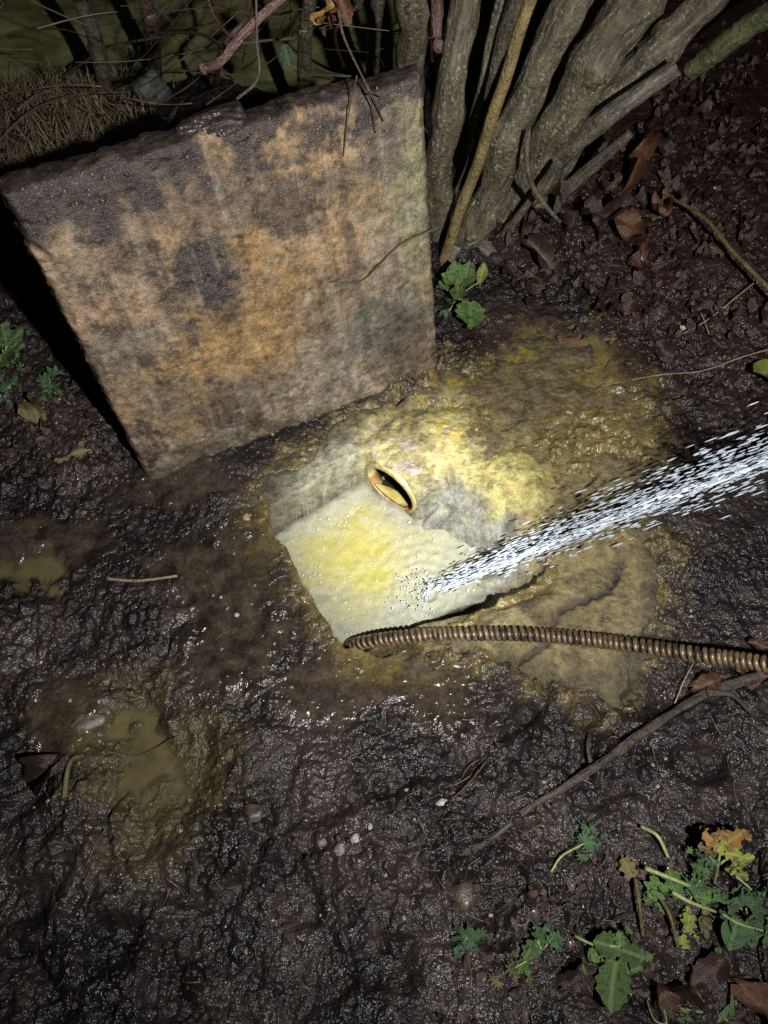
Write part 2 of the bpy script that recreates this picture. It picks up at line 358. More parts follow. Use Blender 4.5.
def ground_z(x, y, detail=True):
    x = np.asarray(x, float); y = np.asarray(y, float)
    sm, ex = silt_masks(x, y)
    rough = (1 - 0.80 * sm) * (0.38 + 0.75 * sstep(-0.45, 0.5, fbm(x, y, 4.5, 3, 33)))
    z = 0.022 * fbm(x, y, 2.3, 3, 20)
    far = sstep(0.0, 0.25, np.hypot(x - 0.1, y - 0.75) - 0.35)
    z = z * (0.25 + 0.75 * far)
    z = z + 0.015 * rough * (np.abs(fbm(x, y, 11, 3, 40)) - 0.30)
    if detail:
        wx = x + 0.012 * perlin(x * 30, y * 30, 61); wy = y + 0.012 * perlin(x * 30, y * 30, 62)
        cl = sstep(0.0, 0.5, fbm(x, y, 3.1, 2, 34)) * rough
        z = z + 0.021 * cl * (1 - worley(wx * 21, wy * 24, 1) ** 2) + 0.008 * cl * (1 - worley(wx * 47, wy * 47, 2) ** 2) - 0.012 * cl
        z = z + 0.015 * rough * (np.abs(perlin(wx * 34, wy * 34, 51)) - 0.25)
        z = z + 0.008 * rough * (np.abs(perlin(wx * 75, wy * 75, 52)) - 0.2)
        z = z + 0.0042 * (0.30 + 0.65 * rough) * perlin(x * 120, y * 120, 53)
    for (hx, hy, hr, hd) in HOLLOWS:
        c = at(hx, hy); k = abs(at(hx + hr, hy).x - c.x); z = z - hd * sstep(1.25, 0.45, np.hypot(x - c.x, (y - c.y) * 1.2) / k + 0.35 * perlin(x * 16, y * 16, 95))
    # long churned furrows across the lower half
    z = z - 0.016 * rough * sstep(0.55, 0.9, 1 - np.abs(fbm(x * 0.8 + y * 0.5, y * 0.9 - x * 0.5, 4.2, 2, 90)) * 2.2) * sstep(0.72, 0.4, y)
    # rising bank at the right under the stems
    z = z + 0.13 * sstep(0.25, 1.1, x) * sstep(1.15, 1.9, y) + 0.07 * np.exp(-(((x - 0.36) / 0.30) ** 2 + ((y - 1.78) / 0.24) ** 2))
    # the pond behind
    pm = pond_mask(x, y); z = z * (1 - 0.7 * pm) - 0.36 * pm
    for poly, (_, dep, lev) in zip(PUD_XY, PUDDLES):
        d = poly_sd(x, y, poly) + 0.02 * fbm(x, y, 13, 3, 120)
        z = z - dep * sstep(0.035, -0.03, d) + 0.004 * np.exp(-((d - 0.05) / 0.03) ** 2)
    # mud thins out over the mortar round the chamber, and stops at its edge
    z = z - 0.020 * sstep(0.05, -0.05, ex)
    pd = poly_sd(x, y, POOL)
    dab = seg_d(x, y, [POOL[0], POOL[1]]); near = sstep(0.08, 0.0, dab)
    z = z * (1 - 0.5 * near) + 0.006 * near
    lipw = 0.010 + 0.05 * sstep(0.0, 0.03, dab - pd)
    cut = sstep(lipw, lipw - 0.008, pd + 0.007 * perlin(x * 26, y * 26, 9) + 0.004 * perlin(x * 70, y * 70, 10))
    core = poly_sd(x, y, [st(-0.03, -0.15), st(-0.03, 0.30), st(0.20, 0.30), st(0.20, -0.15)])
    z = np.where(core < 0, -0.5, z)
    z = z * (1 - cut) - 0.5 * cut
    return z
def gz(x, y): return float(ground_z(np.array([x]), np.array([y]))[0])
def on_ground(px, py, dz=0.0):
    p = at(px, py, 0.0)
    for _ in range(3): p = at(px, py, gz(p.x, p.y))
    return Vector((p.x, p.y, p.z + dz))

# ------------------------------------------------------------------ ground
def axis(lo, hi, step, far, g=1.16):
    a = list(np.arange(lo, hi, step)); s = step; v = a[-1]
    while v < far: s *= g; v += s; a.append(v)
    s = step; v = a[0]; pre = []
    while v > -far: s *= g; v -= s; pre.append(v)
    return np.array(pre[::-1] + a)
gx = axis(-0.98, 1.12, 0.0037, 45)
ya = list(np.arange(-0.22, 1.35, 0.0037)) + list(np.arange(1.35, 2.1, 0.0055)) + list(np.arange(2.1, 3.3, 0.012))
s_, v_ = 0.012, ya[-1]
while v_ < 45: s_ *= 1.16; v_ += s_; ya.append(v_)
s_, v_ = 0.0037, ya[0]; pre = []
while v_ > -45: s_ *= 1.16; v_ -= s_; pre.append(v_)
gy = np.array(pre[::-1] + ya)
GX, GY = np.meshgrid(gx, gy); X = GX.ravel(); Y = GY.ravel()
Z = ground_z(X, Y)
g_me = mesh_np("ground", np.stack([X, Y, Z], 1), grid_faces(len(gy), len(gx)))
sm, ex = silt_masks(X, Y)
n_a = fbm(X, Y, 5, 4, 200); n_b = fbm(X, Y, 23, 3, 210)
mud = mixc((0.009, 0.0068, 0.0070), (0.031, 0.0232, 0.0215), sstep(-0.5, 0.6, n_a + 0.5 * n_b))
litter = sstep(0.30, 0.62, X + 0.25 * n_a) * sstep(1.0, 1.35, Y + 0.2 * n_b)
mud = mixc(mud, (0.030, 0.013, 0.011), litter * 0.7)
c = mixc(mud, (0.060, 0.046, 0.031), np.clip(sm * (0.5 + 0.5 * n_b), 0, 1))
oliv = sstep(0.10, -0.02, poly_sd(X, Y, PUD_XY[0]) + 0.05 * n_b)
c = mixc(c, (0.075, 0.063, 0.028), oliv * 0.75)
yel = sstep(0.10, -0.06, ex + 0.05 * n_b + 0.03 * n_a)
c = mixc(c, (0.20, 0.155, 0.055), yel * 0.75)
pm = pond_mask(X, Y); c = mixc(c, (0.06, 0.055, 0.025), pm)
add_col(g_me, "tint", c)
wet = np.clip(0.9 * sm + 0.5 * yel + 0.3 * sstep(0.2, 0.7, n_a), 0, 1)
add_col(g_me, "wet", np.stack([wet] * 3, 1))
ground = tag(link("ground", g_me, MUD), "dark churned wet mud with glistening clods", kind="structure")

# loose crumbs of mud lying on the surface
def ico(sub=1):
    t = (1 + 5 ** 0.5) / 2
    V = [(-1, t, 0), (1, t, 0), (-1, -t, 0), (1, -t, 0), (0, -1, t), (0, 1, t), (0, -1, -t), (0, 1, -t), (t, 0, -1), (t, 0, 1), (-t, 0, -1), (-t, 0, 1)]
    F = [(0, 11, 5), (0, 5, 1), (0, 1, 7), (0, 7, 10), (0, 10, 11), (1, 5, 9), (5, 11, 4), (11, 10, 2), (10, 7, 6), (7, 1, 8), (3, 9, 4), (3, 4, 2), (3, 2, 6), (3, 6, 8), (3, 8, 9), (4, 9, 5), (2, 4, 11), (6, 2, 10), (8, 6, 7), (9, 8, 1)]
    V = [Vector(v).normalized() for v in V]
    for _ in range(sub):
        cache = {}; F2 = []
        def mid(a, b):
            k = (min(a, b), max(a, b))
            if k not in cache: V.append((V[a] + V[b]).normalized()); cache[k] = len(V) - 1
            return cache[k]
        for a, b, c_ in F:
            x, y, z = mid(a, b), mid(b, c_), mid(c_, a); F2 += [(a, x, z), (b, y, x), (c_, z, y), (x, y, z)]
        F = F2
    return np.array([list(v) for v in V]), np.array(F)
IV, IF = ico(1)
def scatter_blobs(n, pts, size, flat=0.6, sink=0.35, seed=3, tints=None):
    r = np.random.default_rng(seed); V = []; F = []; T = []
    for i in range(n):
        x, y, z = pts[i]; s = size[i]
        q = IV * (1 + 0.28 * r.standard_normal((len(IV), 1))) * np.array([1, 0.6 + 0.6 * r.random(), flat * (0.6 + 0.6 * r.random())]) * s
        a = r.random() * 6.283; ca, sa = math.cos(a), math.sin(a)
        tl = r.normal(0, 0.35); ct, s2 = math.cos(tl), math.sin(tl)
        q = np.stack([q[:, 0] * ca - q[:, 1] * sa, q[:, 0] * sa + q[:, 1] * ca, q[:, 2]], 1)
        q = np.stack([q[:, 0], q[:, 1] * ct - q[:, 2] * s2, q[:, 1] * s2 + q[:, 2] * ct], 1)
        V.append(q + np.array([x, y, z + s * (flat * 0.6 - sink)])); F.append(IF + i * len(IV))
        if tints is not None: T.append(np.tile(tints[i], (len(IV), 1)))
    return np.concatenate(V), np.concatenate(F), (np.concatenate(T) if T else None)
r = np.random.default_rng(5)
N = 5200
cx = r.uniform(-0.85, 1.0, N * 3); cy = r.uniform(-0.15, 2.0, N * 3)
s0, e0 = silt_masks(cx, cy); pdm = np.min([poly_sd(cx, cy, p) for p in PUD_XY], axis=0)
keep = (poly_sd(cx, cy, POOL) > 0.03) & (s0 < 0.4) & (e0 > 0.0) & (pdm > 0.01) & (fbm(cx, cy, 6, 2, 400) > -0.25)
keep &= (pond_mask(cx, cy) < 0.1)
cx, cy = cx[keep][:N], cy[keep][:N]; cz = ground_z(cx, cy)
siz = 0.0022 + 0.0045 * r.random(len(cx)) ** 2.5
tn = mixc((0.016, 0.012, 0.011), (0.055, 0.042, 0.034), r.random(len(cx)))
V, F, T = scatter_blobs(len(cx), np.stack([cx, cy, cz], 1), siz, tints=tn)
me = mesh_np("mud_crumbs", V, F); add_col(me, "tint", T); add_col(me, "wet", np.full((len(V), 3), 0.3))
tag(link("mud_crumbs", me, MUD), "small dark crumbs of mud strewn over the churned ground", "mud", kind="stuff")
# pale grit
N = 420
cx = r.uniform(-0.8, 0.9, N); cy = r.uniform(-0.1, 1.2, N); keep = poly_sd(cx, cy, POOL) > 0.03; cx, cy = cx[keep], cy[keep]
cz = ground_z(cx, cy); siz = 0.0014 + 0.0032 * r.random(len(cx)) ** 3
V, F, T = scatter_blobs(len(cx), np.stack([cx, cy, cz], 1), siz, 0.8, 0.2, 8)
tag(link("grit", mesh_np("grit", V, F), simple_mat("grit", (0.11, 0.09, 0.07), (0.30, 0.27, 0.22), 90, 0.4)), "fine pale grit scattered in the mud", "grit", kind="stuff")

# ------------------------------------------------------------------ puddles and pond (setting)
def water_mat(name, c1, c2, scale, rough=0.06, bst=0.05, bsc=30):
    m = M(name); co = m.coord(); n1 = m.noise(co, scale, 5, 0.6)
    c = m.mix(c1, c2, m.ramp(n1, [(0.35, 0.0), (0.68, 1.0)]))
    m.set(Base_Color=c, Roughness=rough, IOR=1.33, Normal=m.bump(m.noise(co, bsc, 3), bst, 0.01)); return m.m
PUD = water_mat("murky_puddle_water", (0.090, 0.077, 0.036), (0.125, 0.105, 0.050), 14)
POND = water_mat("murky_pond_water", (0.10, 0.105, 0.045), (0.42, 0.40, 0.18), 5.0, 0.10, 0.25, 16)
PUDT = M("puddle_film"); _co = PUDT.coord(); _n = PUDT.noise(_co, 16, 5, 0.6)
PUDT.set(Base_Color=PUDT.mix((0.082, 0.069, 0.032), (0.125, 0.105, 0.050), PUDT.ramp(_n, [(0.35, 0.0), (0.68, 1.0)])), Roughness=0.07, IOR=1.33,
         Normal=PUDT.bump(PUDT.noise(_co, 45, 3), 0.12, 0.008), Alpha=PUDT.n('ShaderNodeSeparateColor', Color=PUDT.attr('opac')).outputs[0])
for i, (xy, (_, dep, lev)) in enumerate(zip(PUD_XY, PUDDLES)):
    P = np.array(xy); lo, hi = P.min(0) - 0.06, P.max(0) + 0.06
    ax_, ay_ = np.arange(lo[0], hi[0], 0.006), np.arange(lo[1], hi[1], 0.006); QX, QY = np.meshgrid(ax_, ay_); QX, QY = QX.ravel(), QY.ravel()
    zg = ground_z(QX, QY); dd = poly_sd(QX, QY, xy); lev = np.percentile(zg[dd < 0], 66)
    Fq = grid_faces(len(ay_), len(ax_)); kf = ((lev - zg)[Fq].max(1) > -0.004) & (dd[Fq].min(1) < 0.05)
    me = mesh_np("puddle", np.stack([QX, QY, np.full_like(QX, lev)], 1), Fq[kf])
    add_col(me, "opac", np.stack([sstep(-0.001, 0.010, lev - zg) * sstep(0.055, 0.02, dd)] * 3, 1))
    tag(link("puddle", me, PUDT.m), ["shallow olive puddle lying in the mud", "small brown puddle at the left edge"][i], kind="structure")
pv = [(-9, 1.7, POND_LEVEL), (0.45, 1.9, POND_LEVEL), (0.6, 12, POND_LEVEL), (-9, 12, POND_LEVEL)]
me = bpy.data.meshes.new("pond"); me.from_pydata(pv, [], [(0, 1, 2, 3)])
tag(link("pond", me, POND), "murky olive pond water behind the slab", kind="structure")

# ------------------------------------------------------------------ drain chamber
bx = np.arange(-0.42, 0.85, 0.0034); by = np.arange(0.40, 1.45, 0.0034)
BX, BY = np.meshgrid(bx, by); X = BX.ravel(); Y = BY.ravel()
pd = poly_sd(X, Y, POOL) + 0.006 * fbm(X, Y, 14, 3, 500)
ss = (X - PIPE_C.x) * AX.x + (Y - PIPE_C.y) * AX.y; tt = (X - PIPE_C.x) * LAT.x + (Y - PIPE_C.y) * LAT.y
top = -0.006 + 0.008 * fbm(X, Y, 6, 3, 510) + 0.004 * np.abs(fbm(X, Y, 22, 3, 520)) + 0.0014 * fbm(X, Y, 90, 3, 530)
bulge = np.exp(-(tt / 0.075) ** 2) * sstep(-0.02, 0.03, ss) * sstep(0.30, 0.03, ss)
top = top + 0.026 * bulge                                         # mortar haunch over the pipe
lobe = np.hypot(ss - 0.17, (tt - 0.22) / 0.8) + 0.018 * fbm(X, Y, 11, 3, 515); top = top + 0.011 * sstep(0.105, 0.06, lobe)          # rounded patch of mortar at the right
gro = seg_d(X, Y, [st(0.085, 0.11), st(0.087, 0.275)]); top = top - 0.022 * np.exp(-(gro / 0.012) ** 2)
top = top - 0.014 * np.exp(-(seg_d(X, Y, [st(0.03, -0.12), st(0.16, -0.11), st(0.26, -0.02)]) / 0.02) ** 2)
crk = seg_d(X, Y, [tuple(at(*p))[:2] for p in [(500, 690), (520, 660), (545, 645), (560, 610), (610, 590), (625, 560)]]) + 0.006 * perlin(X * 60, Y * 60, 71)
top = top - 0.007 * np.exp(-(crk / 0.006) ** 2)
hole = np.hypot(X - at(502, 601).x, Y - at(502, 601).y); top = top - 0.02 * sstep(0.018, 0.010, hole)
dbc = seg_d(X, Y, [POOL[1], POOL[2]]); top = top - 0.055 * sstep(0.11, 0.0, dbc)
wallw = 0.020 + 0.10 * sstep(0.09, 0.14, tt) * sstep(0.10, 0.0, ss) * sstep(-0.25, 0.0, ss)
prof = sstep(0.0, 1.0, (pd + 0.004) / wallw)
floor_ = -0.20 + 0.02 * fbm(X, Y, 8, 3, 540)
greyslope = sstep(-0.14, 0.0, pd + 0.0) * sstep(0.05, 0.12, tt) * sstep(-0.12, -0.02, ss)
fl = floor_ * (1 - greyslope) + (-0.10 + 0.05 * sstep(-0.02, 0.08, ss) + 0.004 * fbm(X, Y, 16, 3, 545)) * greyslope
Zb = fl * (1 - prof) + top * prof
Zb = Zb - 0.09 * sstep(0.0, 0.10, poly_sd(X, Y, EXPOSED) - 0.01 + 0.04 * fbm(X, Y, 7, 4, 300) + 0.03 * fbm(X, Y, 19, 3, 301))
q = np.hypot(tt, (Zb - PIPE_C.z) / PIPE_K)
Fb = grid_faces(len(by), len(bx)); cq = q[Fb].mean(1); cs = ss[Fb].mean(1)
keepf = ~((cq < PIPE_R + 0.011) & (cs > -0.045) & (cs < 0.2))
b_me = mesh_np("benching", np.stack([X, Y, Zb], 1), Fb[keepf])
n1 = fbm(X, Y, 9, 4, 600); n2 = fbm(X, Y, 26, 4, 610); n3 = fbm(X, Y, 60, 3, 620)
col = mixc((0.37, 0.325, 0.135), (0.23, 0.195, 0.09), sstep(-0.3, 0.5, n1))
col = mixc(col, (0.33, 0.27, 0.25), sstep(0.15, 0.5, n2) * sstep(0.17, 0.07, np.abs(ss - 0.05)) * 0.8)      # lilac-grey render
col = mixc(col, (0.40, 0.30, 0.04), sstep(0.12, 0.45, n2 - 0.3 * n3) * sstep(0.05, 0.16, ss) * 0.8)           # ochre crust
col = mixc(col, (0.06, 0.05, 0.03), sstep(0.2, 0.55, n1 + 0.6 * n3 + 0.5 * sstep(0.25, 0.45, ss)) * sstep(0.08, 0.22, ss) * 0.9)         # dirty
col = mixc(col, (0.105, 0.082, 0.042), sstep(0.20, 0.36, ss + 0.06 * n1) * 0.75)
apr = sstep(0.02, 0.10, dbc) * sstep(0.0, -0.10, (ss - 0.10)) * sstep(0.12, 0.25, tt)
col = mixc(col, (0.13, 0.10, 0.045), apr * sstep(-0.25, 0.45, n1 + 0.4 * n2) * 0.8)
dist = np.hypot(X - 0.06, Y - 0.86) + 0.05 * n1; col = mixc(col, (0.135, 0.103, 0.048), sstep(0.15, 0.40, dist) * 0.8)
grey = greyslope * sstep(0.05, -0.01, pd); col = mixc(col, (0.165, 0.17, 0.145), np.clip(grey * 1.2, 0, 1))
col = mixc(col, (0.25, 0.23, 0.14), grey * sstep(0.0, 0.5, n3 + 0.5 * n2) * 0.7)
lobec = sstep(0.10, 0.075, lobe + 0.01 * n2); col = mixc(col, (0.37, 0.33, 0.11), lobec * 0.7)
leftw = sstep(-0.075, -0.10, tt) * sstep(0.06, -0.02, ss); col = mixc(col, (0.20, 0.195, 0.145), leftw * 0.85)  # grey wall, its colour darkened as shading to make the pool read recessed
foot = sstep(0.03, 0.0, np.abs((X - SLAB_BL.x) * (-0.436) + (Y - SLAB_BL.y) * 0.90 + 0.035) - 0.02)
col = mixc(col, (0.26, 0.21, 0.03), foot * sstep(-0.1, 0.3, n2) * 0.7)
col = mixc(col, (0.05, 0.04, 0.028), np.exp(-(crk / 0.009) ** 2) * 0.9)
col = mixc(col, (0.05, 0.042, 0.025), sstep(0.05, -0.03, poly_sd(X, Y, EXPOSED) * -1 + 0.02 * n2) * 0.85)
tide_shade = sstep(0.030, 0.004, np.abs(Zb - (WATER_Z + 0.008)) + 0.006 * n2); col = mixc(col, (0.07, 0.064, 0.045), tide_shade * (1 - grey) * 0.85)  # dark waterline stain, painted in as shading so the chamber looks sunken
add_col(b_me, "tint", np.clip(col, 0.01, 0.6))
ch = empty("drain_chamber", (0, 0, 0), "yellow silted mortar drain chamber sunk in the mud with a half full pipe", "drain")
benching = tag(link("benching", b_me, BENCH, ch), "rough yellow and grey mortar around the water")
# clay pipe
def ring_tube(name, r_in, r_out, s0, s1, mat, parent, seg=64):
    V = []; F = []
    prof_ = [(s1, r_in), (s0 + 0.030, r_in), (s0 + 0.016, r_in), (s0 + 0.003, r_in), (s0, r_in + 0.002), (s0 + 0.001, r_in + 0.006), (s0 + 0.002, r_out - 0.002), (s0 + 0.003, r_out), (s1, r_out)]
    for (s, rr) in prof_:
        for j in range(seg):
            th = 2 * math.pi * j / seg; v = PIPE_C + AX * s + LAT * (rr * math.cos(th)) + Vector((0, 0, rr * PIPE_K * math.sin(th) - 0.15 * max(s, 0))); V.append(list(v))
    me = mesh_np(name, V, grid_faces(len(prof_), seg, True)); add_col(me, "tint", np.array([(0.012, 0.010, 0.008) if q_ < 2 else ((0.30, 0.17, 0.06) if q_ < 5 and math.sin(2 * math.pi * j / seg) < 0.25 * math.cos(2 * math.pi * j / seg) else (0.36, 0.315, 0.145)) for q_ in range(len(prof_)) for j in range(seg)]))  # inner wall tinted black for the shade deeper in the pipe
    o = link(name, me, mat, parent); return o
_m = M("orange_clay"); _co = _m.coord(); _c = _m.mix(_m.attr("tint"), _m.ramp(_m.noise(_co, 55, 5, 0.6), [(0.3, 0.6), (0.7, 1.45)]), 1.0, 'MULTIPLY')
_m.set(Base_Color=_m.mix(_c, (0.30, 0.26, 0.11), _m.math('MULTIPLY', _m.ramp(_m.noise(_co, 38, 4), [(0.5, 0.0), (0.6, 1.0)]), 0.5)), Roughness=0.4, Normal=_m.bump(_m.noise(_co, 200, 3), 0.3, 0.003)); CLAY = _m.m
pipe = tag(ring_tube("pipe", PIPE_R, PIPE_R + 0.014, -0.004, 0.75, CLAY, ch), "clay pipe mouth with yellow silt and water coloured black for the shade inside")
n = 24; zl = PIPE_C.z - 0.042; hw = math.sqrt(PIPE_R ** 2 - (0.042 / PIPE_K) ** 2) - 0.001; V = []
for i in range(n):
    s = 0.004 + 0.7 * i / (n - 1)
    for j in range(9):
        t = hw * (j / 4 - 1); v = PIPE_C + AX * s + LAT * t; V.append([v.x, v.y, zl - 0.15 * max(s, 0) + 0.0015 * math.sin(i * 1.3 + j * .8) - (0.006 if i == 0 else 0)])
YW = water_mat("shade_black_pipe_water", (0.008, 0.007, 0.005), (0.016, 0.014, 0.010), 30, 0.12, 0.25, 60)  # black colour stands in for shade inside the pipe
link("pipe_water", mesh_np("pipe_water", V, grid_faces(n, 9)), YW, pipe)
V = []                                                              # tongue of yellow silt in the mouth
for i in range(10):
    for j in range(13):
        u, v_ = i / 9, j / 6 - 1; s = -0.004 + u * (0.020 + 0.012 * (1 - v_ * v_)) ; v = PIPE_C + AX * s + LAT * (hw * 0.98 * v_); V.append([v.x, v.y, zl + 0.006 * (1 - u ** 2) + 0.0012 * math.sin(3 * i + 2 * j) - 0.006 * u ** 4 + (0.012 * abs(v_) ** 3) * (1 - u)])
link("silt", mesh_np("silt", V, grid_faces(10, 13)), simple_mat("yellow_silt", (0.30, 0.22, 0.06), (0.42, 0.38, 0.13), 45, 0.3, 0.3, 0.3), pipe)

# the water standing in the chamber
def pool_water_mat():
    m = M("silty_chamber_water"); co = m.coord(); tint = m.attr("tint")
    n2 = m.noise(co, 75, 5, 0.7); fo = m.vor(co, 210, 'DISTANCE_TO_EDGE')
    c = m.mix(tint, m.ramp(n2, [(0.3, 0.84), (0.7, 1.12)]), 1.0, 'MULTIPLY')
    ring = m.math('MULTIPLY', m.ramp(fo, [(0.02, 1.0), (0.10, 0.0)]), m.ramp(m.noise(co, 22, 4, 0.6), [(0.44, 0.0), (0.62, 1.0)]))
    c = m.mix(c, (0.62, 0.62, 0.56), m.math('MULTIPLY', ring, 0.4))
    h = m.math('ADD', m.noise(co, 55, 4, 0.6), m.math('MULTIPLY', ring, 0.4))
    m.set(Base_Color=c, Roughness=0.07, IOR=1.33, Normal=m.bump(h, 0.45, 0.008), Alpha=m.n('ShaderNodeSeparateColor', Color=m.attr('opac')).outputs[0]); return m.m
wx_ = np.arange(-0.36, 0.42, 0.004); wy_ = np.arange(0.46, 1.06, 0.004); WX, WY = np.meshgrid(wx_, wy_); X = WX.ravel(); Y = WY.ravel()
imp = at(428, 594, WATER_Z); rr = np.hypot(X - imp.x, Y - imp.y)
zz = WATER_Z + 0.0026 * fbm(X, Y, 22, 3, 700) + 0.0042 * np.cos(rr * 250 + 1.5 * fbm(X, Y, 20, 2, 705)) * np.exp(-rr / 0.065) + fbm(X, Y, 58, 2, 710) * (0.0006 + 0.0026 * np.exp(-rr / 0.11))
F = grid_faces(len(wy_), len(wx_)); pdw = poly_sd(X, Y, POOL); kf = pdw[F].mean(1) < 0.025
w_me = mesh_np("chamber_water", np.stack([X, Y, zz], 1), F[kf])
yc = at(362, 556, WATER_Z); e = np.hypot((X - yc.x) / 0.165, (Y - yc.y) / 0.145) + 0.28 * fbm(X, Y, 9, 4, 720)
cw = mixc((0.305, 0.275, 0.08), (0.255, 0.262, 0.195), sstep(0.25, 1.3, e))
cw = mixc(cw, (0.19, 0.185, 0.155), sstep(0.05, 0.0, -pdw) * sstep(-0.2, 0.4, fbm(X, Y, 20, 3, 730)) * 0.7)
add_col(w_me, "tint", cw); add_col(w_me, "opac", np.stack([sstep(0.016, -0.012, pdw + 0.006 * fbm(X, Y, 25, 3, 740))] * 3, 1))
tag(link("chamber_water", w_me, pool_water_mat()), "cloudy yellow grey water standing in the drain chamber", kind="structure")

g = np.random.default_rng(47); V = []; F = []; k = 0
while k < 320:
    x, y = g.uniform(-0.26, 0.30), g.uniform(0.52, 1.0); d = poly_sd(np.array([x]), np.array([y]), POOL)[0]
    if d > -0.008 or g.random() > math.exp(d / 0.05) + 0.12: continue
    rr = 0.0011 + 0.0034 * g.random() ** 3; V.append(IV * np.array([rr, rr, rr * .7]) * (1 + 0.05 * g.standard_normal((len(IV), 1))) + np.array([x, y, WATER_Z + 0.002])); F.append(IF + k * len(IV)); k += 1
_m = M("foam_bubble"); _m.set(Base_Color=(0.36, 0.36, 0.27, 1), Roughness=0.05, IOR=1.33)
tag(link("foam_bubbles", mesh_np("foam_bubbles", np.concatenate(V), np.concatenate(F)), _m.m), "small bubbles of foam floating on the chamber water", "foam", kind="stuff")

# ------------------------------------------------------------------ concrete cover slab
def build_slab():
    u = (SLAB_BR - SLAB_BL).normalized(); n = u.cross(SLAB_UP).normalized()          # n faces the camera
    if n.y > 0: n = -n
    vv = n.cross(u); vv = vv if vv.z > 0 else -vv
    up = SLAB_UP
    def to_slab(px, py):
        d = ray(px, py); o = Vector((0, 0, CAM_H)); t = (SLAB_BL - o).dot(n) / d.dot(n); p = o + d * t - SLAB_BL
        return p.dot(u) - up.dot(u) * p.dot(vv) / up.dot(vv), p.dot(vv) / up.dot(vv)
    ns, nh, nk = 300, 280, 22
    s = np.linspace(0, SLAB_W, ns); h = np.linspace(0, SLAB_L, nh)
    def shape(Sg, Hg, K):                       # K 0 front .. 1 back
        e1 = 0.003 * fbm(Hg, K * 0.06, 16, 4, 800); e2 = 0.003 * fbm(Hg + 5, K * 0.06, 16, 4, 810); e3 = 0.008 * fbm(Sg + 9, K * 0.06, 11, 4, 820)
        S2 = Sg + e1 * sstep(0.06, 0.0, Sg) + e2 * sstep(0.06, 0.0, SLAB_W - Sg)
        H2 = Hg + e3 * sstep(0.06, 0.0, SLAB_L - Hg)
        # worn corners
        cr = np.minimum(np.hypot(np.maximum(0.03 - Sg, 0), np.maximum(Hg - SLAB_L + 0.03, 0)), 0.05); H2 = H2 - 0.5 * np.maximum(cr - 0.03, 0)
        return S2, H2
    def put(S2, H2, D): return (np.array(SLAB_BL)[None] + S2[:, None] * np.array(u) + H2[:, None] * np.array(up) + D[:, None] * np.array(n))
    # one closed shell: a (nh x ns) front sheet, rim, back sheet
    SG, HG = np.meshgrid(s, h); Sg = SG.ravel(); Hg = HG.ravel()
    edge = np.minimum.reduce([Sg, SLAB_W - Sg, SLAB_L - Hg])
    rnd = 0.010 * (1 - np.sqrt(np.clip(1 - (1 - np.clip(edge / 0.012, 0, 1)) ** 2, 0, 1)))
    relief = 0.0030 * fbm(Sg, Hg, 9, 3, 830) + 0.0009 * fbm(Sg, Hg, 80, 2, 840) - 0.0025 * sstep(0.35, 0.6, fbm(Sg, Hg, 30, 2, 850))
    chip = -0.007 * sstep(0.2, 0.7, fbm(Sg, Hg, 18, 3, 860)) * sstep(0.05, 0.0, edge)
    S2, H2 = shape(Sg, Hg, np.zeros_like(Sg)); front = put(S2, H2, relief + chip - rnd)
    S3, H3 = shape(Sg, Hg, np.ones_like(Sg)); back = put(S3, H3, -SLAB_T + 0.003 * fbm(Sg, Hg, 12, 3, 870) + rnd)
    # rim strips
    idx = np.arange(nh * ns).reshape(nh, ns)
    loop = np.concatenate([idx[0, :-1], idx[:-1, -1], idx[-1, :0:-1], idx[:0:-1, 0]])
    nb = nh * ns; Vall = [front, back]; Lp = len(loop); rim = []; base = 2 * nb
    for k in range(1, nk):
        K = k / nk; mid = front[loop] * (1 - K) + back[loop] * K
        Sl, Hl = Sg[loop], Hg[loop]
        wob = 0.004 * fbm(Sl * 1.0 + Hl * 1.7, np.full_like(Sl, K * SLAB_T), 30, 3, 880)
        od = np.zeros((Lp, 3)); od += np.where(Sl < 1e-6, -1, 0)[:, None] * np.array(u); od += np.where(Sl > SLAB_W - 1e-6, 1, 0)[:, None] * np.array(u); od += np.where(Hl > SLAB_L - 1e-6, 1, 0)[:, None] * np.array(up)
        Vall.append(mid + od * (wob + 0.004 * math.sin(math.pi * K))[:, None]); rim.append(base + (k - 1) * Lp + np.arange(Lp))
    rings = [loop] + rim + [loop + nb]; Fs = [grid_faces(nh, ns), grid_faces(nh, ns)[:, ::-1] + nb]
    for a, b in zip(rings[:-1], rings[1:]):
        Fs.append(np.stack([a, np.roll(a, -1), np.roll(b, -1), b], 1)[:, ::-1])
    V = np.concatenate(Vall); me = mesh_np("cover_slab", V, np.concatenate(Fs))
    # colours of the weathered face
    P = V - np.array(SLAB_BL)[None]; hv = P @ np.array(vv) / up.dot(vv); sv = P @ np.array(u) - up.dot(u) * hv
    nA = fbm(sv, hv, 5, 5, 900, 0.6); nB = fbm(sv + 3, hv, 13, 5, 910, 0.6); nC = fbm(sv, hv + 4, 36, 4, 920, 0.6); nD = fbm(sv + 2, hv + 1, 95, 3, 930, 0.7)
    c = mixc((0.29, 0.20, 0.115), (0.20, 0.14, 0.095), sstep(-0.4, 0.5, nA + 0.4 * nC))
    c = mixc(c, (0.075, 0.055, 0.045), sstep(0.05, 0.55, nB + 0.35 * nC) * sstep(0.42, 0.10, sv + 0.1 * nA) * 0.85)
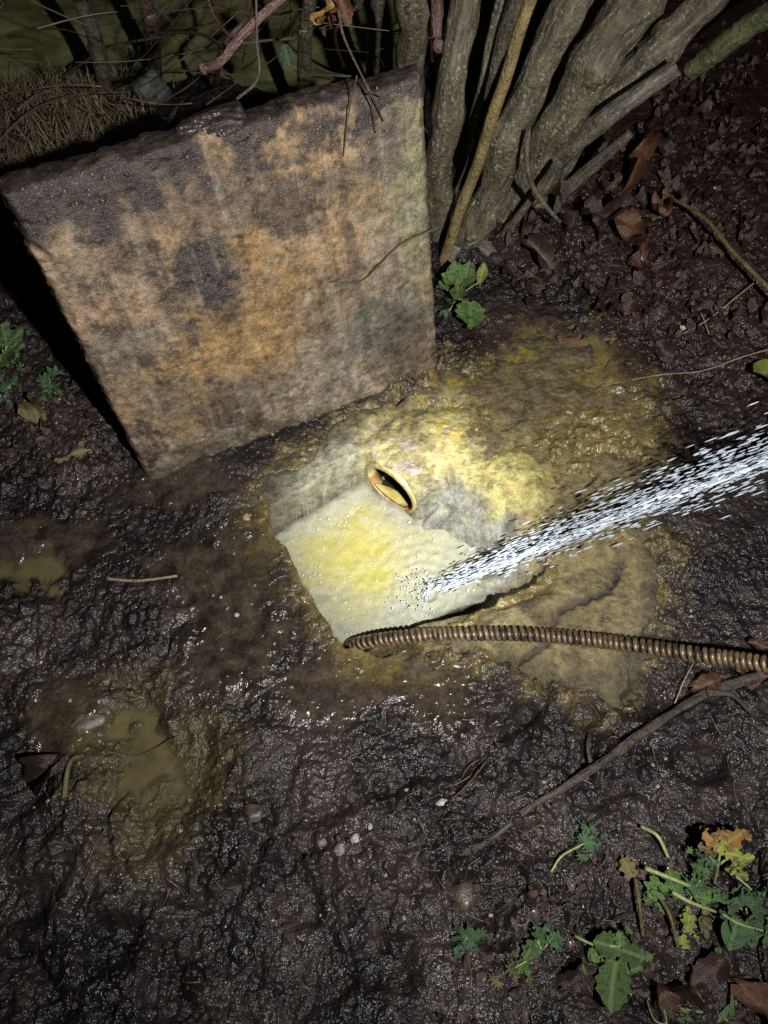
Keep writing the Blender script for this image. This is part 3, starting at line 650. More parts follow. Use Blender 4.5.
    def spot_(px, py, rx, ry, colr, amt, hard=0.5):
        nonlocal c
        a, b = to_slab(px, py); a2, _ = to_slab(px + rx, py); _, b2 = to_slab(px, py - ry)
        d = np.hypot((sv - a) / abs(a2 - a), (hv - b) / abs(b2 - b)) + 0.50 * nB + 0.40 * nC + 0.25 * nD
        c = mixc(c, colr, sstep(1 + hard, 1 - hard, d) * amt)
    tan_ = (0.37, 0.24, 0.115); och = (0.39, 0.23, 0.075); dark = (0.040, 0.032, 0.032); brn = (0.085, 0.058, 0.045); gry = (0.13, 0.125, 0.105); pale = (0.36, 0.31, 0.24)
    for a_ in [(330, 130, 95, 45, tan_, .8), (325, 230, 60, 80, tan_, .85), (240, 120, 60, 30, tan_, .5), (140, 310, 45, 40, (0.40, 0.27, 0.17), .8), (90, 250, 45, 40, (0.36, 0.25, 0.15), .6),
               (245, 330, 60, 55, och, .65), (250, 245, 22, 24, och, .95), (180, 410, 40, 60, och, .45), (165, 230, 25, 40, tan_, .6), (400, 260, 40, 60, pale, .5), (300, 420, 110, 40, pale, .6), (345, 370, 45, 45, pale, .55), (205, 455, 70, 20, pale, .5),
               (415, 200, 26, 130, (0.25, 0.235, 0.13), .9), (207, 272, 36, 36, dark, .95), (225, 300, 20, 25, dark, .7), (287, 208, 44, 30, brn, .95), (200, 195, 70, 28, brn, .65), (385, 320, 48, 26, gry, .85), (400, 345, 30, 25, (0.09, 0.085, 0.075), .7),
               (228, 408, 34, 26, brn, .8), (130, 345, 35, 22, gry, .7), (165, 400, 25, 20, gry, .6), (385, 150, 22, 30, (0.11, 0.09, 0.085), .75), (60, 200, 60, 30, brn, .6), (330, 290, 25, 20, (0.2, 0.15, 0.1), .5), (110, 240, 18, 50, brn, .6), (150, 270, 9, 22, dark, .7), (340, 180, 18, 14, brn, .5)]:
        spot_(*a_)
    run = fbm(sv, hv * 0.10 + 2, 34, 4, 940, 0.6); c = mixc(c, (0.075, 0.055, 0.042), sstep(0.18, 0.6, run + 0.25 * nB) * sstep(0.05, 0.5, hv) * 0.55)
    c = mixc(c, (0.33, 0.29, 0.22), sstep(0.25, 0.65, -run + 0.3 * nA) * 0.35)
    # algae and grime where it stands in the wet, mud on the upper edge
    c = mixc(c, (0.095, 0.075, 0.045), sstep(0.11, 0.01, hv + 0.07 * nB + 0.03 * nD) * 0.85)
    c = mixc(c, (0.040, 0.030, 0.028), sstep(SLAB_L - 0.085, SLAB_L - 0.01, hv + 0.07 * nB + 0.03 * nC + 0.05 * sstep(0.45, 0.1, sv)) * 0.92)
    back_ = sstep(0.008, 0.02, -(P @ np.array(n))); c = mixc(c, (0.05, 0.038, 0.034), back_ * 0.85)
    add_col(me, "tint", np.clip(c * 0.80, 0.01, 0.55))
    o = link("cover_slab", me, SLAB)
    tag(o, "big stained concrete cover slab standing on edge against the stems", "slab")
    return o, to_slab, u, up, n
slab, to_slab, sl_u, sl_up, sl_n = build_slab()
g = np.random.default_rng(44); IV0, IF0 = ico(1); V = []; F = []; k = 0
while k < 1500:
    a, b = g.uniform(0.01, SLAB_W - 0.01), SLAB_L * g.random() ** 0.8
    if perlin(np.array([a * 8]), np.array([b * 8]), 41)[0] + 0.5 * (b / SLAB_L - 0.4) + 0.3 * (0.4 - a) < g.normal(0, .25): continue
    p = SLAB_BL + sl_u * a + sl_up * b + sl_n * 0.0012; rr = 0.0007 + 0.0016 * g.random() ** 2.5
    V.append(IV0 * np.array([rr, rr, rr * 1.15]) + np.array(p)); F.append(IF0 + k * len(IV0)); k += 1
_m = M("water_drop"); _m.set(Base_Color=(0.20, 0.155, 0.11, 1), Roughness=0.14, IOR=1.5)
tag(link("water_drops", mesh_np("water_drops", np.concatenate(V), np.concatenate(F)), _m.m, slab), "tiny glinting drops of water on the slab face", kind="stuff")
def on_slab(px, py, d=0.004):
    a, b = to_slab(px, py); return SLAB_BL + sl_u * a + sl_up * b + sl_n * d

# ------------------------------------------------------------------ the many-stemmed tree behind the slab
tree_base = Vector((0.30, 1.76, 0))
tree = empty("coppiced_tree", tree_base, "old coppiced tree with many grey leaning stems behind the slab", "tree")
def stem(base, top, depth_top, r0, r1, mat, parent=None, bump=0.15, stub=False, via=None, seg=28, name="stem", seed=0, sag=0.0, knobs=()):
    b = Vector(base); t = at_y(*top, depth_top)
    pts = [b - Vector((0, 0, 0.10)) + (b - t).normalized() * 0.02, b]
    if via: pts += [at_y(*p) for p in via]
    pts.append(t)
    if not stub:
        d = (t - pts[-2]).normalized(); e = (d + Vector((0, 0.08, 0.35))).normalized()
        pts += [t + d * 0.45 + Vector((0, 0.02, 0.06)), t + d * 0.85 + e * 0.35, t + d * 0.9 + e * 1.3]
    path = [p - tree_base for p in spline(pts, 90 if not stub else 50)]
    wob = np.random.default_rng(seed + 200); ph = wob.uniform(0, 6, 4)
    path = [p + Vector((math.sin(p.z * 13 + ph[0]) + .6 * math.sin(p.z * 29 + ph[1]), math.sin(p.z * 11 + ph[2]), 0)) * 0.16 * r0 for p in path]
    knobs = list(knobs) + [(wob.uniform(.1, .9), wob.uniform(.12, .35), wob.uniform(.010, .025), wob.uniform(0, 6.28)) for _ in range(4 if mat is not BARK_Y else 0)]
    L = len(pts)
    f = lambda u: (r0 * 1.45 * max(0, 1 - u * 9) + (r0 + (r1 - r0) * min(1, u * (1.6 if not stub else 1.0))) * (1 if u * 9 > 1 else (u * 9 * 0.0 + 1) * min(1, 0.55 + u * 9 * 0.45)))
    me = tube_mesh(name, path, f, seg, bump, seed, (5, 14), knobs)
    return link(name, me, mat, tree)
def B_(px, py, z=0.03): return at(px, py, z)
stem(B_(418, 185), (408, 0), 1.66, 0.034, 0.030, BARK, seed=1)
stem(B_(437, 235), (466, 0), 1.72, 0.036, 0.031, BARK, seed=2, via=[(444, 120, 1.66)])
stem(B_(452, 205), (501, 0), 1.80, 0.012, 0.010, BARK, seed=3, seg=14, via=[(478, 100, 1.78)])
stem(B_(444, 262), (531, 0), 1.62, 0.0155, 0.0125, BARK_Y, seed=4, bump=0.03, seg=18, via=[(483, 145, 1.61)])
stem(B_(468, 245), (567, 0), 1.70, 0.044, 0.033, BARK, seed=5, via=[(522, 110, 1.68)], knobs=[(0.22, .25, .02, 1.0)])
stem(B_(505, 225), (640, -10), 1.76, 0.058, 0.050, BARK, seed=6, via=[(565, 115, 1.75)], knobs=[(0.3, .15, .03, 2.5)])
stem(B_(540, 195), (706, 0), 1.86, 0.042, 0.034, BARK, seed=7, via=[(612, 92, 1.84)])
stem(B_(495, 190), (600, 0), 1.92, 0.036, 0.030, BARK_D, seed=8)
stem(B_(470, 170), (520, 0), 1.95, 0.036, 0.03, BARK_D, seed=18)
stem(B_(520, 205), (676, 66), 1.72, 0.030, 0.021, BARK_D, seed=9, stub=True, via=[(590, 132, 1.70)], name="cut_stem")
stem(B_(545, 210), (628, 132), 1.76, 0.034, 0.012, BARK_D, seed=10, stub=True, name="cut_stem")
stem(B_(500, 245), (560, 160), 1.62, 0.018, 0.007, BARK_D, seed=11, stub=True, name="cut_stem", seg=16)
stem(B_(440, 90), (436, 20), 1.75, 0.014, 0.012, TWIG_R, seed=14, seg=14, via=[(438, 50, 1.74)])
# flaring roots at the foot of the tree
for i, pts in enumerate([[(505, 232, .06), (540, 228, .05), (585, 232, .03), (620, 246, .0)], [(480, 245, .05), (500, 262, .03), (520, 276, -.01)], [(455, 245, .07), (447, 268, .02), (443, 290, -.03)], [(530, 205, .08), (575, 200, .06), (620, 190, .03)]]):
    path = [at(*p) - tree_base for p in pts]
    link("root", tube_mesh("root", spline(path, 24), lambda u: 0.022 * (1 - 0.75 * u), 14, 0.16, 40 + i, (5, 16)), BARK_D, tree)
# a thin climbing vine over the stems
path = [at_y(528, 130, 1.60) , at_y(527, 160, 1.56), at_y(532, 185, 1.56), at_y(545, 205, 1.56), at_y(560, 222, 1.58)]
link("vine", tube_mesh("vine", [p - tree_base for p in spline(path, 30)], lambda u: 0.006, 8, 0.1, 60), BARK, tree)

# mossy branch low at the right
def twig(name, label, cat, pts, r0, r1, mat, seg=8, bump=0.12, group=None, n=None, seed=0, sides=()):
    P = [Vector(p) for p in pts]; base = P[0]
    path = [p - base for p in spline(P, n or max(14, 10 * len(P)))]
    me = tube_mesh(name, path, lambda u: r0 + (r1 - r0) * u, seg, bump, seed, (4, 40))
    if not sides:
        o = link(name, me, mat, loc=base); return tag(o, label, cat, group)
    e = empty(name, base, label, cat, group); link("shoot", me, mat, e)
    for sp, a, b in sides:
        link("side_shoot", tube_mesh("side_shoot", [p - base for p in spline([Vector(p) for p in sp], 16)], lambda u: a + (b - a) * u, 6, bump, seed + 3, (4, 40)), mat, e)
    return e
def G(px, py, dz=0.004): return on_ground(px, py, dz)
twig("mossy_branch", "green mossy branch reaching in at the upper right corner", "branch", [at_y(690, 72, 1.78), at_y(725, 45, 1.74), at_y(770, 14, 1.70), at_y(900, -60, 1.6)], 0.022, 0.026, BARK_M, 18, 0.16, seed=70)

# ------------------------------------------------------------------ coiled drain spring
def spring():
    pts = [at(338, 653, -0.19), at(348, 647, -0.125), at(362, 643, -0.075), at(395, 638, -0.035), at(440, 635, -0.012), at(520, 634, 0.018), at(600, 641, 0.050), at(680, 652, 0.11), at(768, 664, 0.19), at(900, 684, 0.33), at(1100, 715, 0.55)]
    path = spline(pts, 420); base = pts[3].copy(); base.z = 0
    Pp = np.array([list(p - base) for p in path]); ln = np.concatenate([[0], np.cumsum(np.linalg.norm(np.diff(Pp, axis=0), axis=1))]); Lt = ln[-1]
    pitch = 0.0118; R = 0.0118; wr = 0.0042; turns = Lt / pitch; per = 18; n = int(turns * per)
    fr = frames(path); Nn = np.array([list(f[1]) for f in fr]); Bb = np.array([list(f[2]) for f in fr])
    l = np.linspace(0, Lt, n)
    def ip(a): return np.stack([np.interp(l, ln, a[:, k]) for k in range(3)], 1)
    c, N_, B2 = ip(Pp), ip(Nn), ip(Bb); th = 2 * np.pi * (l + 0.0035 * np.sin(l * 21) + 0.002 * np.sin(l * 57 + 1)) / pitch
    rad = N_ * np.cos(th)[:, None] + B2 * np.sin(th)[:, None]
    T = np.gradient(c, axis=0); T /= np.linalg.norm(T, axis=1)[:, None]
    cen = c + rad * R; q = np.linspace(0, 2 * np.pi, 8, endpoint=False)
    V = cen[:, None] + wr * (np.cos(q)[None, :, None] * rad[:, None] + np.sin(q)[None, :, None] * T[:, None] * 1.15)
    e = empty("drain_spring", base, "long brown coiled steel drain spring dipping into the chamber", "drain spring")
    m = M("rusty_steel"); co = m.coord(); nn = m.noise(co, 90, 5, 0.65)
    m.set(Base_Color=m.mix(m.mix((0.075, 0.05, 0.028), (0.23, 0.17, 0.10), m.ramp(nn, [(0.32, 0.0), (0.68, 1.0)])), (0.03, 0.023, 0.017), m.ramp(m.noise(co, 38, 4, 0.65), [(0.5, 0.0), (0.62, 0.85)])), Metallic=0.35, Roughness=m.ramp(nn, [(0.3, 0.22), (0.7, 0.5)]), Normal=m.bump(m.noise(co, 500, 3), 0.3, 0.002), Coat_Weight=0.3, Coat_IOR=1.33)
    link("coil", mesh_np("coil", V.reshape(-1, 3), grid_faces(n, 8, True)), m.m, e)
    core = tube_mesh("core", [p - base for p in path], lambda u: 0.0088, 10)
    link("core", core, simple_mat("grimy_core", (0.012, 0.010, 0.008), (0.03, 0.024, 0.018), 80, 0.5), e)
spring()

# ------------------------------------------------------------------ jet of water
def jet():
    P0 = at_d(1010, 372, 1.40); P1 = at(430, 592, WATER_Z + 0.002)
    ax = (P1 - P0); L = ax.length; d = ax.normalized()
    side = d.cross(Vector((0, 0, 1))).normalized(); upv = side.cross(d)
    sag = lambda u: Vector((0, 0, 0.02 * 4 * u * (1 - u)))
    e = empty("water_jet", P1, "white pressurised jet of water spraying into the chamber from the right", "water jet")
    m = M("jet_water"); co = m.coord()
    m.set(Base_Color=(0.46, 0.53, 0.61, 1), Roughness=0.25, IOR=1.33, Transmission_Weight=0.12, Normal=m.bump(m.noise(co, 120, 3), 0.3, 0.004))
    r = np.random.default_rng(21)
    # broken solid core: a chain of overlapping ragged ligaments
    OV, OF = ico(1)
    def drops(n, fu, fr, fl, fw, seed):
        rg = np.random.default_rng(seed); V = []; F = []
        for i in range(n):
            u = fu(rg); off = fr(rg, u); c = P0 + ax * u + sag(u) + side * off[0] + upv * off[1]
            dd = (d + side * off[0] * 0.10 + upv * off[1] * 0.10 + Vector(rg.normal(0, 0.02, 3))).normalized()
            a = dd.cross(Vector((0, 0, 1))).normalized(); b = a.cross(dd); l, wd = fl(rg, u), fw(rg, u)
            l *= 1.25; wd *= 1.25; q = OV * (1 + 0.16 * rg.standard_normal((len(OV), 1)))
            V.append(np.array(c - P1)[None] + q[:, :1] * l * np.array(dd) + q[:, 1:2] * wd * np.array(a) + q[:, 2:] * wd * np.array(b)); F.append(OF + i * len(OV))
        return mesh_np("droplets", np.concatenate(V), np.concatenate(F))
    core = drops(2600, lambda g: g.random() ** 0.9 * 0.985, lambda g, u: g.normal(0, 1, 2) * (0.0056 - 0.0034 * u), lambda g, u: g.uniform(0.012, 0.042) * (1.15 - 0.6 * u), lambda g, u: g.uniform(0.0007, 0.0030) * (1.45 - 1.0 * u), 31)
    core.name = "stream"; mc = M("jet_core_water"); mc.set(Base_Color=(0.78, 0.84, 0.90, 1), Roughness=0.25, IOR=1.33, Transmission_Weight=0.12); tag(link("stream", core, mc.m, e), "dense white core of the jet", kind="stuff")
    def spread(g, u):
        k = 0.005 + 0.036 * (1 - u) ** 0.7 * (0.35 + 0.65 * min(1, u * 4))
        a = g.normal(0, 1, 2) * k
        if g.random() < 0.66: a[1] = abs(a[1]) * 1.6 + 0.006
        return a
    dm = drops(2100, lambda g: 0.05 + 0.93 * g.random() ** 0.95, spread, lambda g, u: g.uniform(0.004, 0.0125) * (1.1 - 0.4 * u), lambda g, u: g.uniform(0.0006, 0.0014) * (1.15 - 0.35 * u), 33)
    tag(link("droplets", dm, m.m, e), "long thin droplets spraying off the jet", kind="stuff")
    # splash where it strikes
    V = []; F = []; g = np.random.default_rng(35)
    for i in range(200):
        a = g.normal(math.atan2(d.y, d.x), 0.9); rr_ = abs(g.normal(0, 0.05)); h = abs(g.normal(0, 0.025)) * math.exp(-rr_ / 0.06) + 0.001
        s = g.uniform(0.0008, 0.0022); V.append(OV * s + np.array([rr_ * math.cos(a), rr_ * math.sin(a), h])); F.append(OF + i * len(OV))
    tag(link("splash", mesh_np("splash", np.concatenate(V), np.concatenate(F)), m.m, e), "small drops thrown up where the jet strikes", kind="stuff")
jet()

# ------------------------------------------------------------------ leaves
def leaf_mesh(name, kind, seed=0, curl=0.2, fold=0.15, wav=0.05, W=0.5):
    """unit leaf along +Y from 0 to 1"""
    rg = np.random.default_rng(seed); V = []; LC = []
    n = 11; F = []
    for i in range(n):
        v = i / (n - 1)
        if kind == 'oval': wd = W * math.sin(math.pi * min(1, v * 0.96 + 0.03)) ** 0.75 * (1 - 0.25 * v)
        elif kind == 'serrate': wd = W * math.sin(math.pi * min(1, v * 0.95 + 0.04)) ** 0.7 * (1.08 if i % 2 else 0.86)
        elif kind == 'lobed': wd = W * (0.35 + 0.65 * abs(math.sin(math.pi * v * 2.6 + 0.3))) * math.sin(math.pi * min(1, v * 0.9 + 0.1)) ** 0.5
        elif kind == 'blade': wd = W * math.sin(math.pi * min(1, v * 0.9 + 0.1)) ** 0.6
        wd = max(wd, 0.01)
        for j in range(5):
            k = j / 2 - 1; x = k * wd; hump = curl * v * v
            z = fold * abs(x) + hump * 0.8 * (1 if curl > 0 else 1) + wav * math.sin(v * 9 + k * 3 + seed) * abs(k) + rg.normal(0, 0.012)
            y = v * (1 - 0.25 * abs(curl) * v) - 0.10 * abs(k) * (1 - v)
            V.append((x, y, z)); LC.append((x, v, 0))
    F = grid_faces(n, 5)
    me = mesh_np(name, V, F); add_vec(me, "leafco", LC); return me
def fan_mesh(name, seed, lobes=5, notch=0.3, cup=0.15):
    """rounded, lobed, scalloped leaf; stalk at the origin, leaf along +Y"""
    rg = np.random.default_rng(seed); n = 31; V = [(0, 0, 0)]; LC = [(0, 0, 0)]
    for ring in (0.45, 1.0):
        for i in range(n):
            th = -2.35 + 4.7 * i / (n - 1)
            rad = 0.5 * (1 - notch * abs(math.sin(lobes * th / 4.7 * math.pi)) ** 3) * (1 + 0.08 * math.sin(i * 2.9)) * (1 + rg.normal(0, 0.02)) * ring
            z = cup * ring * ring * (0.5 + 0.5 * math.cos(lobes * th * 2 * math.pi / 4.7)) + 0.10 * ring * ring * math.sin(2 * th + seed)
            V.append((rad * math.sin(th), rad * math.cos(th) + 0.12 * ring, z)); LC.append((0.5 * math.sin(th * lobes / 1.6) * ring, ring, 0))
    F = [(0, 1 + i, 2 + i) for i in range(n - 1)]
    for i in range(n - 1): a, b = 1 + i, 1 + n + i; F += [(a, b, b + 1), (a, b + 1, a + 1)]
    me = mesh_np(name, V, F); add_vec(me, "leafco", LC); return me
LM = {}
def lm(key, mat):
    k = (key, mat.name)
    if k not in LM:
        kind, sd = key
        if kind == 'fan': me = fan_mesh("leaf", sd)
        elif kind == 'frond': me = fan_mesh("leaf", sd, 7, 0.55, 0.1)
        elif kind == 'oval': me = leaf_mesh("leaf", 'oval', sd, [0.25, -0.3, 0.5][sd % 3], 0.25, 0.05, 0.34)
        elif kind == 'serrate': me = leaf_mesh("leaf", 'serrate', sd, [0.1, -0.25, 0.3][sd % 3], 0.15, 0.04, 0.36)
        elif kind == 'lobed': me = leaf_mesh("leaf", 'lobed', sd, [0.15, -0.3, 0.4][sd % 3], 0.1, 0.08, 0.40)
        elif kind == 'dead': me = leaf_mesh("leaf", ['oval', 'serrate', 'lobed'][sd % 3], sd, [0.5, -0.5, 0.25, -0.2, 0.8][sd % 5], [0.7, 0.2, -0.4, 0.45][sd % 4], 0.24, [0.42, 0.36, 0.48][sd % 3])
        elif kind == 'blade': me = leaf_mesh("leaf", 'blade', sd, -0.25, 0.4, 0.01, 0.035)
        me.materials.append(mat); LM[k] = me
    return LM[k]
def basis(d, roll=0.0):
    y = d.normalized(); z = Vector((0, 0, 1)) if abs(y.z) < 0.95 else Vector((0, -1, 0))
    z = (z - y * z.dot(y)).normalized(); x = y.cross(z)
    return Matrix((x, y, z)).transposed() @ Matrix.Rotation(roll, 3, 'Y')
def put_leaf(name, me, p, d, size, roll=0.0, wfac=1.0, parent=None):
    o = bpy.data.objects.new(name, me); COL.objects.link(o)
    base = parent.location if parent else Vector((0, 0, 0))
    o.matrix_basis = Matrix.Translation(p - base) @ basis(d, roll).to_4x4() @ Matrix.Diagonal((size * wfac, size, size, 1))
    if parent: o.parent = parent
    return o
def plant(name, label, cat, root, leaves, stalks=(), group=None, stalk_r=0.0016, stalk_mat=None):
    """leaves: (px,py,z, px2,py2,z2, key, mat[, wfac, roll]); stalks: lists of (px,py,z)"""
    rp = on_ground(*root); e = empty(name, rp, label, cat, group)
    for lf in leaves:
        a, b = at(lf[0], lf[1], lf[2]), at(lf[3], lf[4], lf[5])
        put_leaf("leaf", lm(lf[6], lf[7]), a, b - a, (b - a).length, lf[9] if len(lf) > 9 else random.uniform(-.3, .3), lf[8] if len(lf) > 8 else 1.0, e)
        if not stalks:
            pth = [rp - rp, (rp * 0.5 + a * 0.5) - rp + Vector((0, 0, 0.008)), a - rp]
            link("stalk", tube_mesh("stalk", spline(pth, 8), lambda u: stalk_r, 5), stalk_mat or STEMG, e)
    for lf in (leaves if len(leaves) > 2 else []):
        for _ in range(5):
            f = random.uniform(.2, .9); q = at(lf[0] + (lf[3] - lf[0]) * f + random.uniform(-9, 9), lf[1] + (lf[4] - lf[1]) * f + random.uniform(-9, 9), max(0.012, lf[2] * random.uniform(.4, .95)))
            an = random.uniform(0, 6.283); dd = Vector((math.cos(an), math.sin(an), random.uniform(-.2, .5)))
            put_leaf("leaf", lm(lf[6], lf[7]), q, dd, random.uniform(.010, .024), random.uniform(-.5, .5), random.uniform(.9, 1.3), e)
    for sk in stalks:
        rad = stalk_r; pts = sk
        if isinstance(sk, tuple): rad, pts = sk
        link("stalk", tube_mesh("stalk", spline([at(*q) - rp for q in pts], 14), lambda u: rad * (1 - 0.4 * u), 6), stalk_mat or STEMG, e)
    return e
z = 0.03
# seedling at the foot of the stems
plant("green_seedling", "small bright green seedling at the right foot of the slab", "plant", (457, 300), [
    (455, 283, .08, 440, 276, .085, ('oval', 3), GREEN, 1.3), (457, 282, .09, 455, 262, .10, ('oval', 6), GREEN, 1.3), (459, 283, .09, 474, 266, .10, ('oval', 9), GREEN, 1.3),
    (462, 287, .08, 478, 281, .085, ('oval', 3), GREEN, 1.3), (458, 288, .07, 457, 303, .07, ('oval', 6), GREEN, 1.4), (480, 282, .075, 485, 265, .085, ('oval', 9), GREEN_Y, 0.9),
    (470, 303, .06, 470, 329, .045, ('serrate', 3), GREEN, 1.5), (447, 290, .06, 438, 283, .06, ('oval', 3), GREEN, 1.2), (450, 310, .035, 443, 318, .03, ('oval', 6), GREEN_D, 1.2), (466, 276, .10, 470, 262, .11, ('oval', 6), GREEN, 1.2)])
# plants at the left edge
plant("lobed_weed", "glossy lobed green weed at the left edge beside the slab", "plant", (8, 365), [
    (6, 346, .05, 4, 318, .06, ('fan', 1), GREEN, 1.2), (5, 352, .045, 22, 366, .05, ('fan', 2), GREEN, 1.2), (2, 346, .05, -18, 350, .05, ('fan', 4), GREEN, 1.1), (8, 342, .05, 22, 326, .05, ('fan', 4), GREEN_D, 1.0), (0, 360, .04, -14, 378, .04, ('fan', 3), GREEN, 1.0)])
plant("blue_green_weed", "little blue green weed with a pale stalk beside the slab's left edge", "plant", (48, 388), [
    (46, 382, .03, 36, 372, .035, ('frond', 1), GREEN_D, 1.2), (52, 376, .035, 60, 362, .04, ('fan', 3), GREEN_D, 1.2), (48, 384, .03, 40, 394, .03, ('frond', 2), GREEN_D, 1.2), (52, 386, .03, 54, 400, .03, ('frond', 3), GREEN_D, 1.1)],
    [[(48, 390, .01), (50, 380, .035)], [(54, 392, .01), (70, 404, .01)]])
plant("pale_weed", "pale grey green weed below the glossy lobed weed at the left edge", "plant", (12, 392), [
    (8, 386, .02, -2, 378, .025, ('frond', 4), GREEN_D, 1.1), (10, 384, .03, 16, 374, .03, ('frond', 1), GREEN_D, 1.2), (8, 388, .02, 2, 398, .02, ('frond', 5), GREEN_D, 1.1)])
# weeds in the lower right corner
plant("clover_sprig", "blue green sprig on a pale stalk fallen above the weeds", "plant", (556, 868), [
    (583, 842, .02, 578, 828, .022, ('frond', 2), GREEN_D, 1.2), (584, 842, .02, 600, 832, .022, ('frond', 6), GREEN_D, 1.2), (586, 844, .02, 598, 852, .02, ('frond', 7), GREEN_D, 1.2)], [(0.0024, [(551, 872, .012), (562, 856, .016), (585, 843, .02)])])
plant("ragged_weed", "ragged green weed with thick pale stalks right of the clover sprig", "plant", (690, 905), [
    (660, 882, .04, 648, 900, .03, ('lobed', 1), GREEN, 1.5), (672, 885, .045, 668, 866, .05, ('lobed', 2), GREEN, 1.4), (690, 890, .045, 704, 876, .05, ('frond', 2), GREEN_D, 1.2), (696, 896, .04, 712, 902, .04, ('lobed', 3), GREEN, 1.4), (700, 886, .045, 698, 868, .05, ('frond', 4), GREEN, 1.2),
    (632, 876, .03, 622, 856, .03, ('lobed', 4), OLIVELEAF, 1.2), (690, 915, .03, 686, 934, .03, ('lobed', 5), GREEN_Y, 1.2), (700, 918, .02, 712, 930, .02, ('oval', 3), OLIVELEAF, 1.3), (680, 880, .04, 672, 894, .03, ('lobed', 2), GREEN, 1.4)],
    [(0.0045, [(645, 868, .04), (665, 876, .05), (690, 886, .05)]), (0.0042, [(672, 892, .04), (690, 902, .045), (716, 912, .03)]), (0.002, [(690, 900, .03), (700, 880, .05)])])
plant("yellow_tipped_weed", "tall weed with yellow and orange tips near the right edge", "plant", (716, 880), [
    (718, 846, .09, 704, 832, .10, ('lobed', 1), AMBER, 1.3), (720, 845, .09, 722, 824, .11, ('lobed', 2), AMBER, 1.2), (724, 846, .09, 744, 832, .10, ('lobed', 3), AMBER, 1.1), (716, 850, .08, 698, 846, .08, ('lobed', 4), OLIVELEAF, 1.2), (726, 852, .08, 744, 858, .08, ('lobed', 5), GREEN_Y, 1.3),
    (735, 856, .07, 742, 872, .06, ('lobed', 1), GREEN_Y, 1.4), (712, 858, .07, 702, 870, .05, ('frond', 3), GREEN_D, 1.2), (718, 852, .085, 726, 838, .10, ('lobed', 5), GREEN_Y, 1.1), (708, 862, .05, 696, 860, .05, ('frond', 2), GREEN, 1.2)],
    [(0.0026, [(714, 884, .0), (718, 866, .06), (721, 846, .09)]), (0.0022, [(720, 864, .06), (735, 852, .08)]), (0.0018, [(718, 866, .06), (709, 856, .08)])])
plant("broad_leaved_weed", "blue green broad leaved weed against the right edge", "plant", (750, 925), [
    (745, 905, .04, 738, 884, .05, ('fan', 1), GREEN_D, 1.2), (750, 908, .04, 768, 892, .05, ('fan', 5), GREEN_D, 1.2), (738, 920, .04, 728, 952, .03, ('oval', 6), GREEN_D, 1.3), (745, 922, .04, 760, 940, .03, ('frond', 5), GREEN_D, 1.2), (756, 920, .03, 775, 925, .03, ('fan', 2), GREEN_D, 1.2), (735, 912, .04, 722, 902, .04, ('fan', 3), GREEN_D, 1.1), (745, 930, .03, 738, 955, .02, ('frond', 1), GREEN_D, 1.2)],
    [(0.0026, [(722, 914, .03), (740, 924, .045), (768, 932, .03)]), (0.0024, [(736, 876, .04), (752, 890, .05)]), (0.002, [(750, 928, .01), (746, 908, .04)])])
plant("bright_leafed_weed", "bright yellow green weed with large toothed leaves at the bottom", "plant", (616, 958), [
    (620, 948, .04, 594, 942, .05, ('serrate', 1), GREEN, 1.3), (622, 950, .04, 646, 958, .04, ('lobed', 2), GREEN, 1.5), (616, 962, .04, 606, 1012, .03, ('serrate', 2), GREEN, 1.1), (620, 945, .045, 618, 930, .05, ('lobed', 3), GREEN, 1.4), (600, 950, .03, 588, 962, .02, ('serrate', 4), GREEN, 1.2), (612, 962, .04, 600, 970, .03, ('lobed', 1), GREEN_Y, 1.3), (628, 955, .035, 640, 972, .02, ('lobed', 4), GREEN, 1.2)],
    [(0.0026, [(575, 936, .02), (595, 945, .035), (620, 946, .045)]), (0.002, [(616, 962, .0), (618, 950, .04)])])
plant("cress_weed", "small pale leaved weed left of the bright toothed weed", "plant", (540, 952), [
    (538, 940, .03, 548, 930, .035, ('fan', 4), GREEN_D, 1.3), (534, 944, .03, 524, 960, .02, ('lobed', 2), GREEN, 1.3), (540, 946, .03, 530, 936, .03, ('fan', 2), GREEN_D, 1.1), (526, 958, .02, 518, 974, .015, ('lobed', 5), GREEN, 1.2), (552, 938, .025, 562, 936, .025, ('fan', 5), GREEN_D, 1.1), (514, 968, .02, 500, 974, .015, ('frond', 3), OLIVELEAF, 1.1)])
plant("tiny_fern_weed", "tiny feathery blue green weed below the round brown stone", "plant", (466, 940), [
    (466, 938, .015, 460, 928, .018, ('frond', 4), GREEN_D, 1.2), (467, 938, .015, 476, 932, .018, ('frond', 5), GREEN_D, 1.2), (466, 940, .012, 462, 950, .012, ('frond', 6), GREEN_D, 1.2), (468, 941, .012, 474, 948, .012, ('frond', 7), GREEN_D, 1.1)])
plant("grass_tuft", "short bright grass tuft cut by the bottom edge at right", "plant", (720, 1016), [
    (690, 1022, .0, 696, 1004, .03, ('fan', 3), GREEN, 1.2), (715, 1024, .0, 733, 1004, .04, ('blade', 1), GREEN, 2.4), (730, 1024, .0, 735, 1000, .05, ('blade', 2), GREEN, 2.0), (680, 1008, .01, 698, 1020, .015, ('blade', 3), GREEN_Y, 1.8)])
plant("hanging_green_leaf", "single yellow green leaf poking in at the right edge above the jet", "leaf", (768, 384), [(780, 372, .04, 748, 378, .05, ('oval', 9), GREEN_Y, 1.5), (790, 380, .04, 765, 384, .05, ('lobed', 2), GREEN_Y, 1.2)])
plant("dark_sprig", "tiny dark green sprig among dead leaves at the right edge", "plant", (756, 285), [(756, 282, .06, 748, 278, .065, ('frond', 1), GREEN, 1.2), (757, 282, .06, 766, 278, .065, ('frond', 2), GREEN, 1.2), (756, 284, .06, 752, 292, .06, ('frond', 3), GREEN_D, 1.2)])
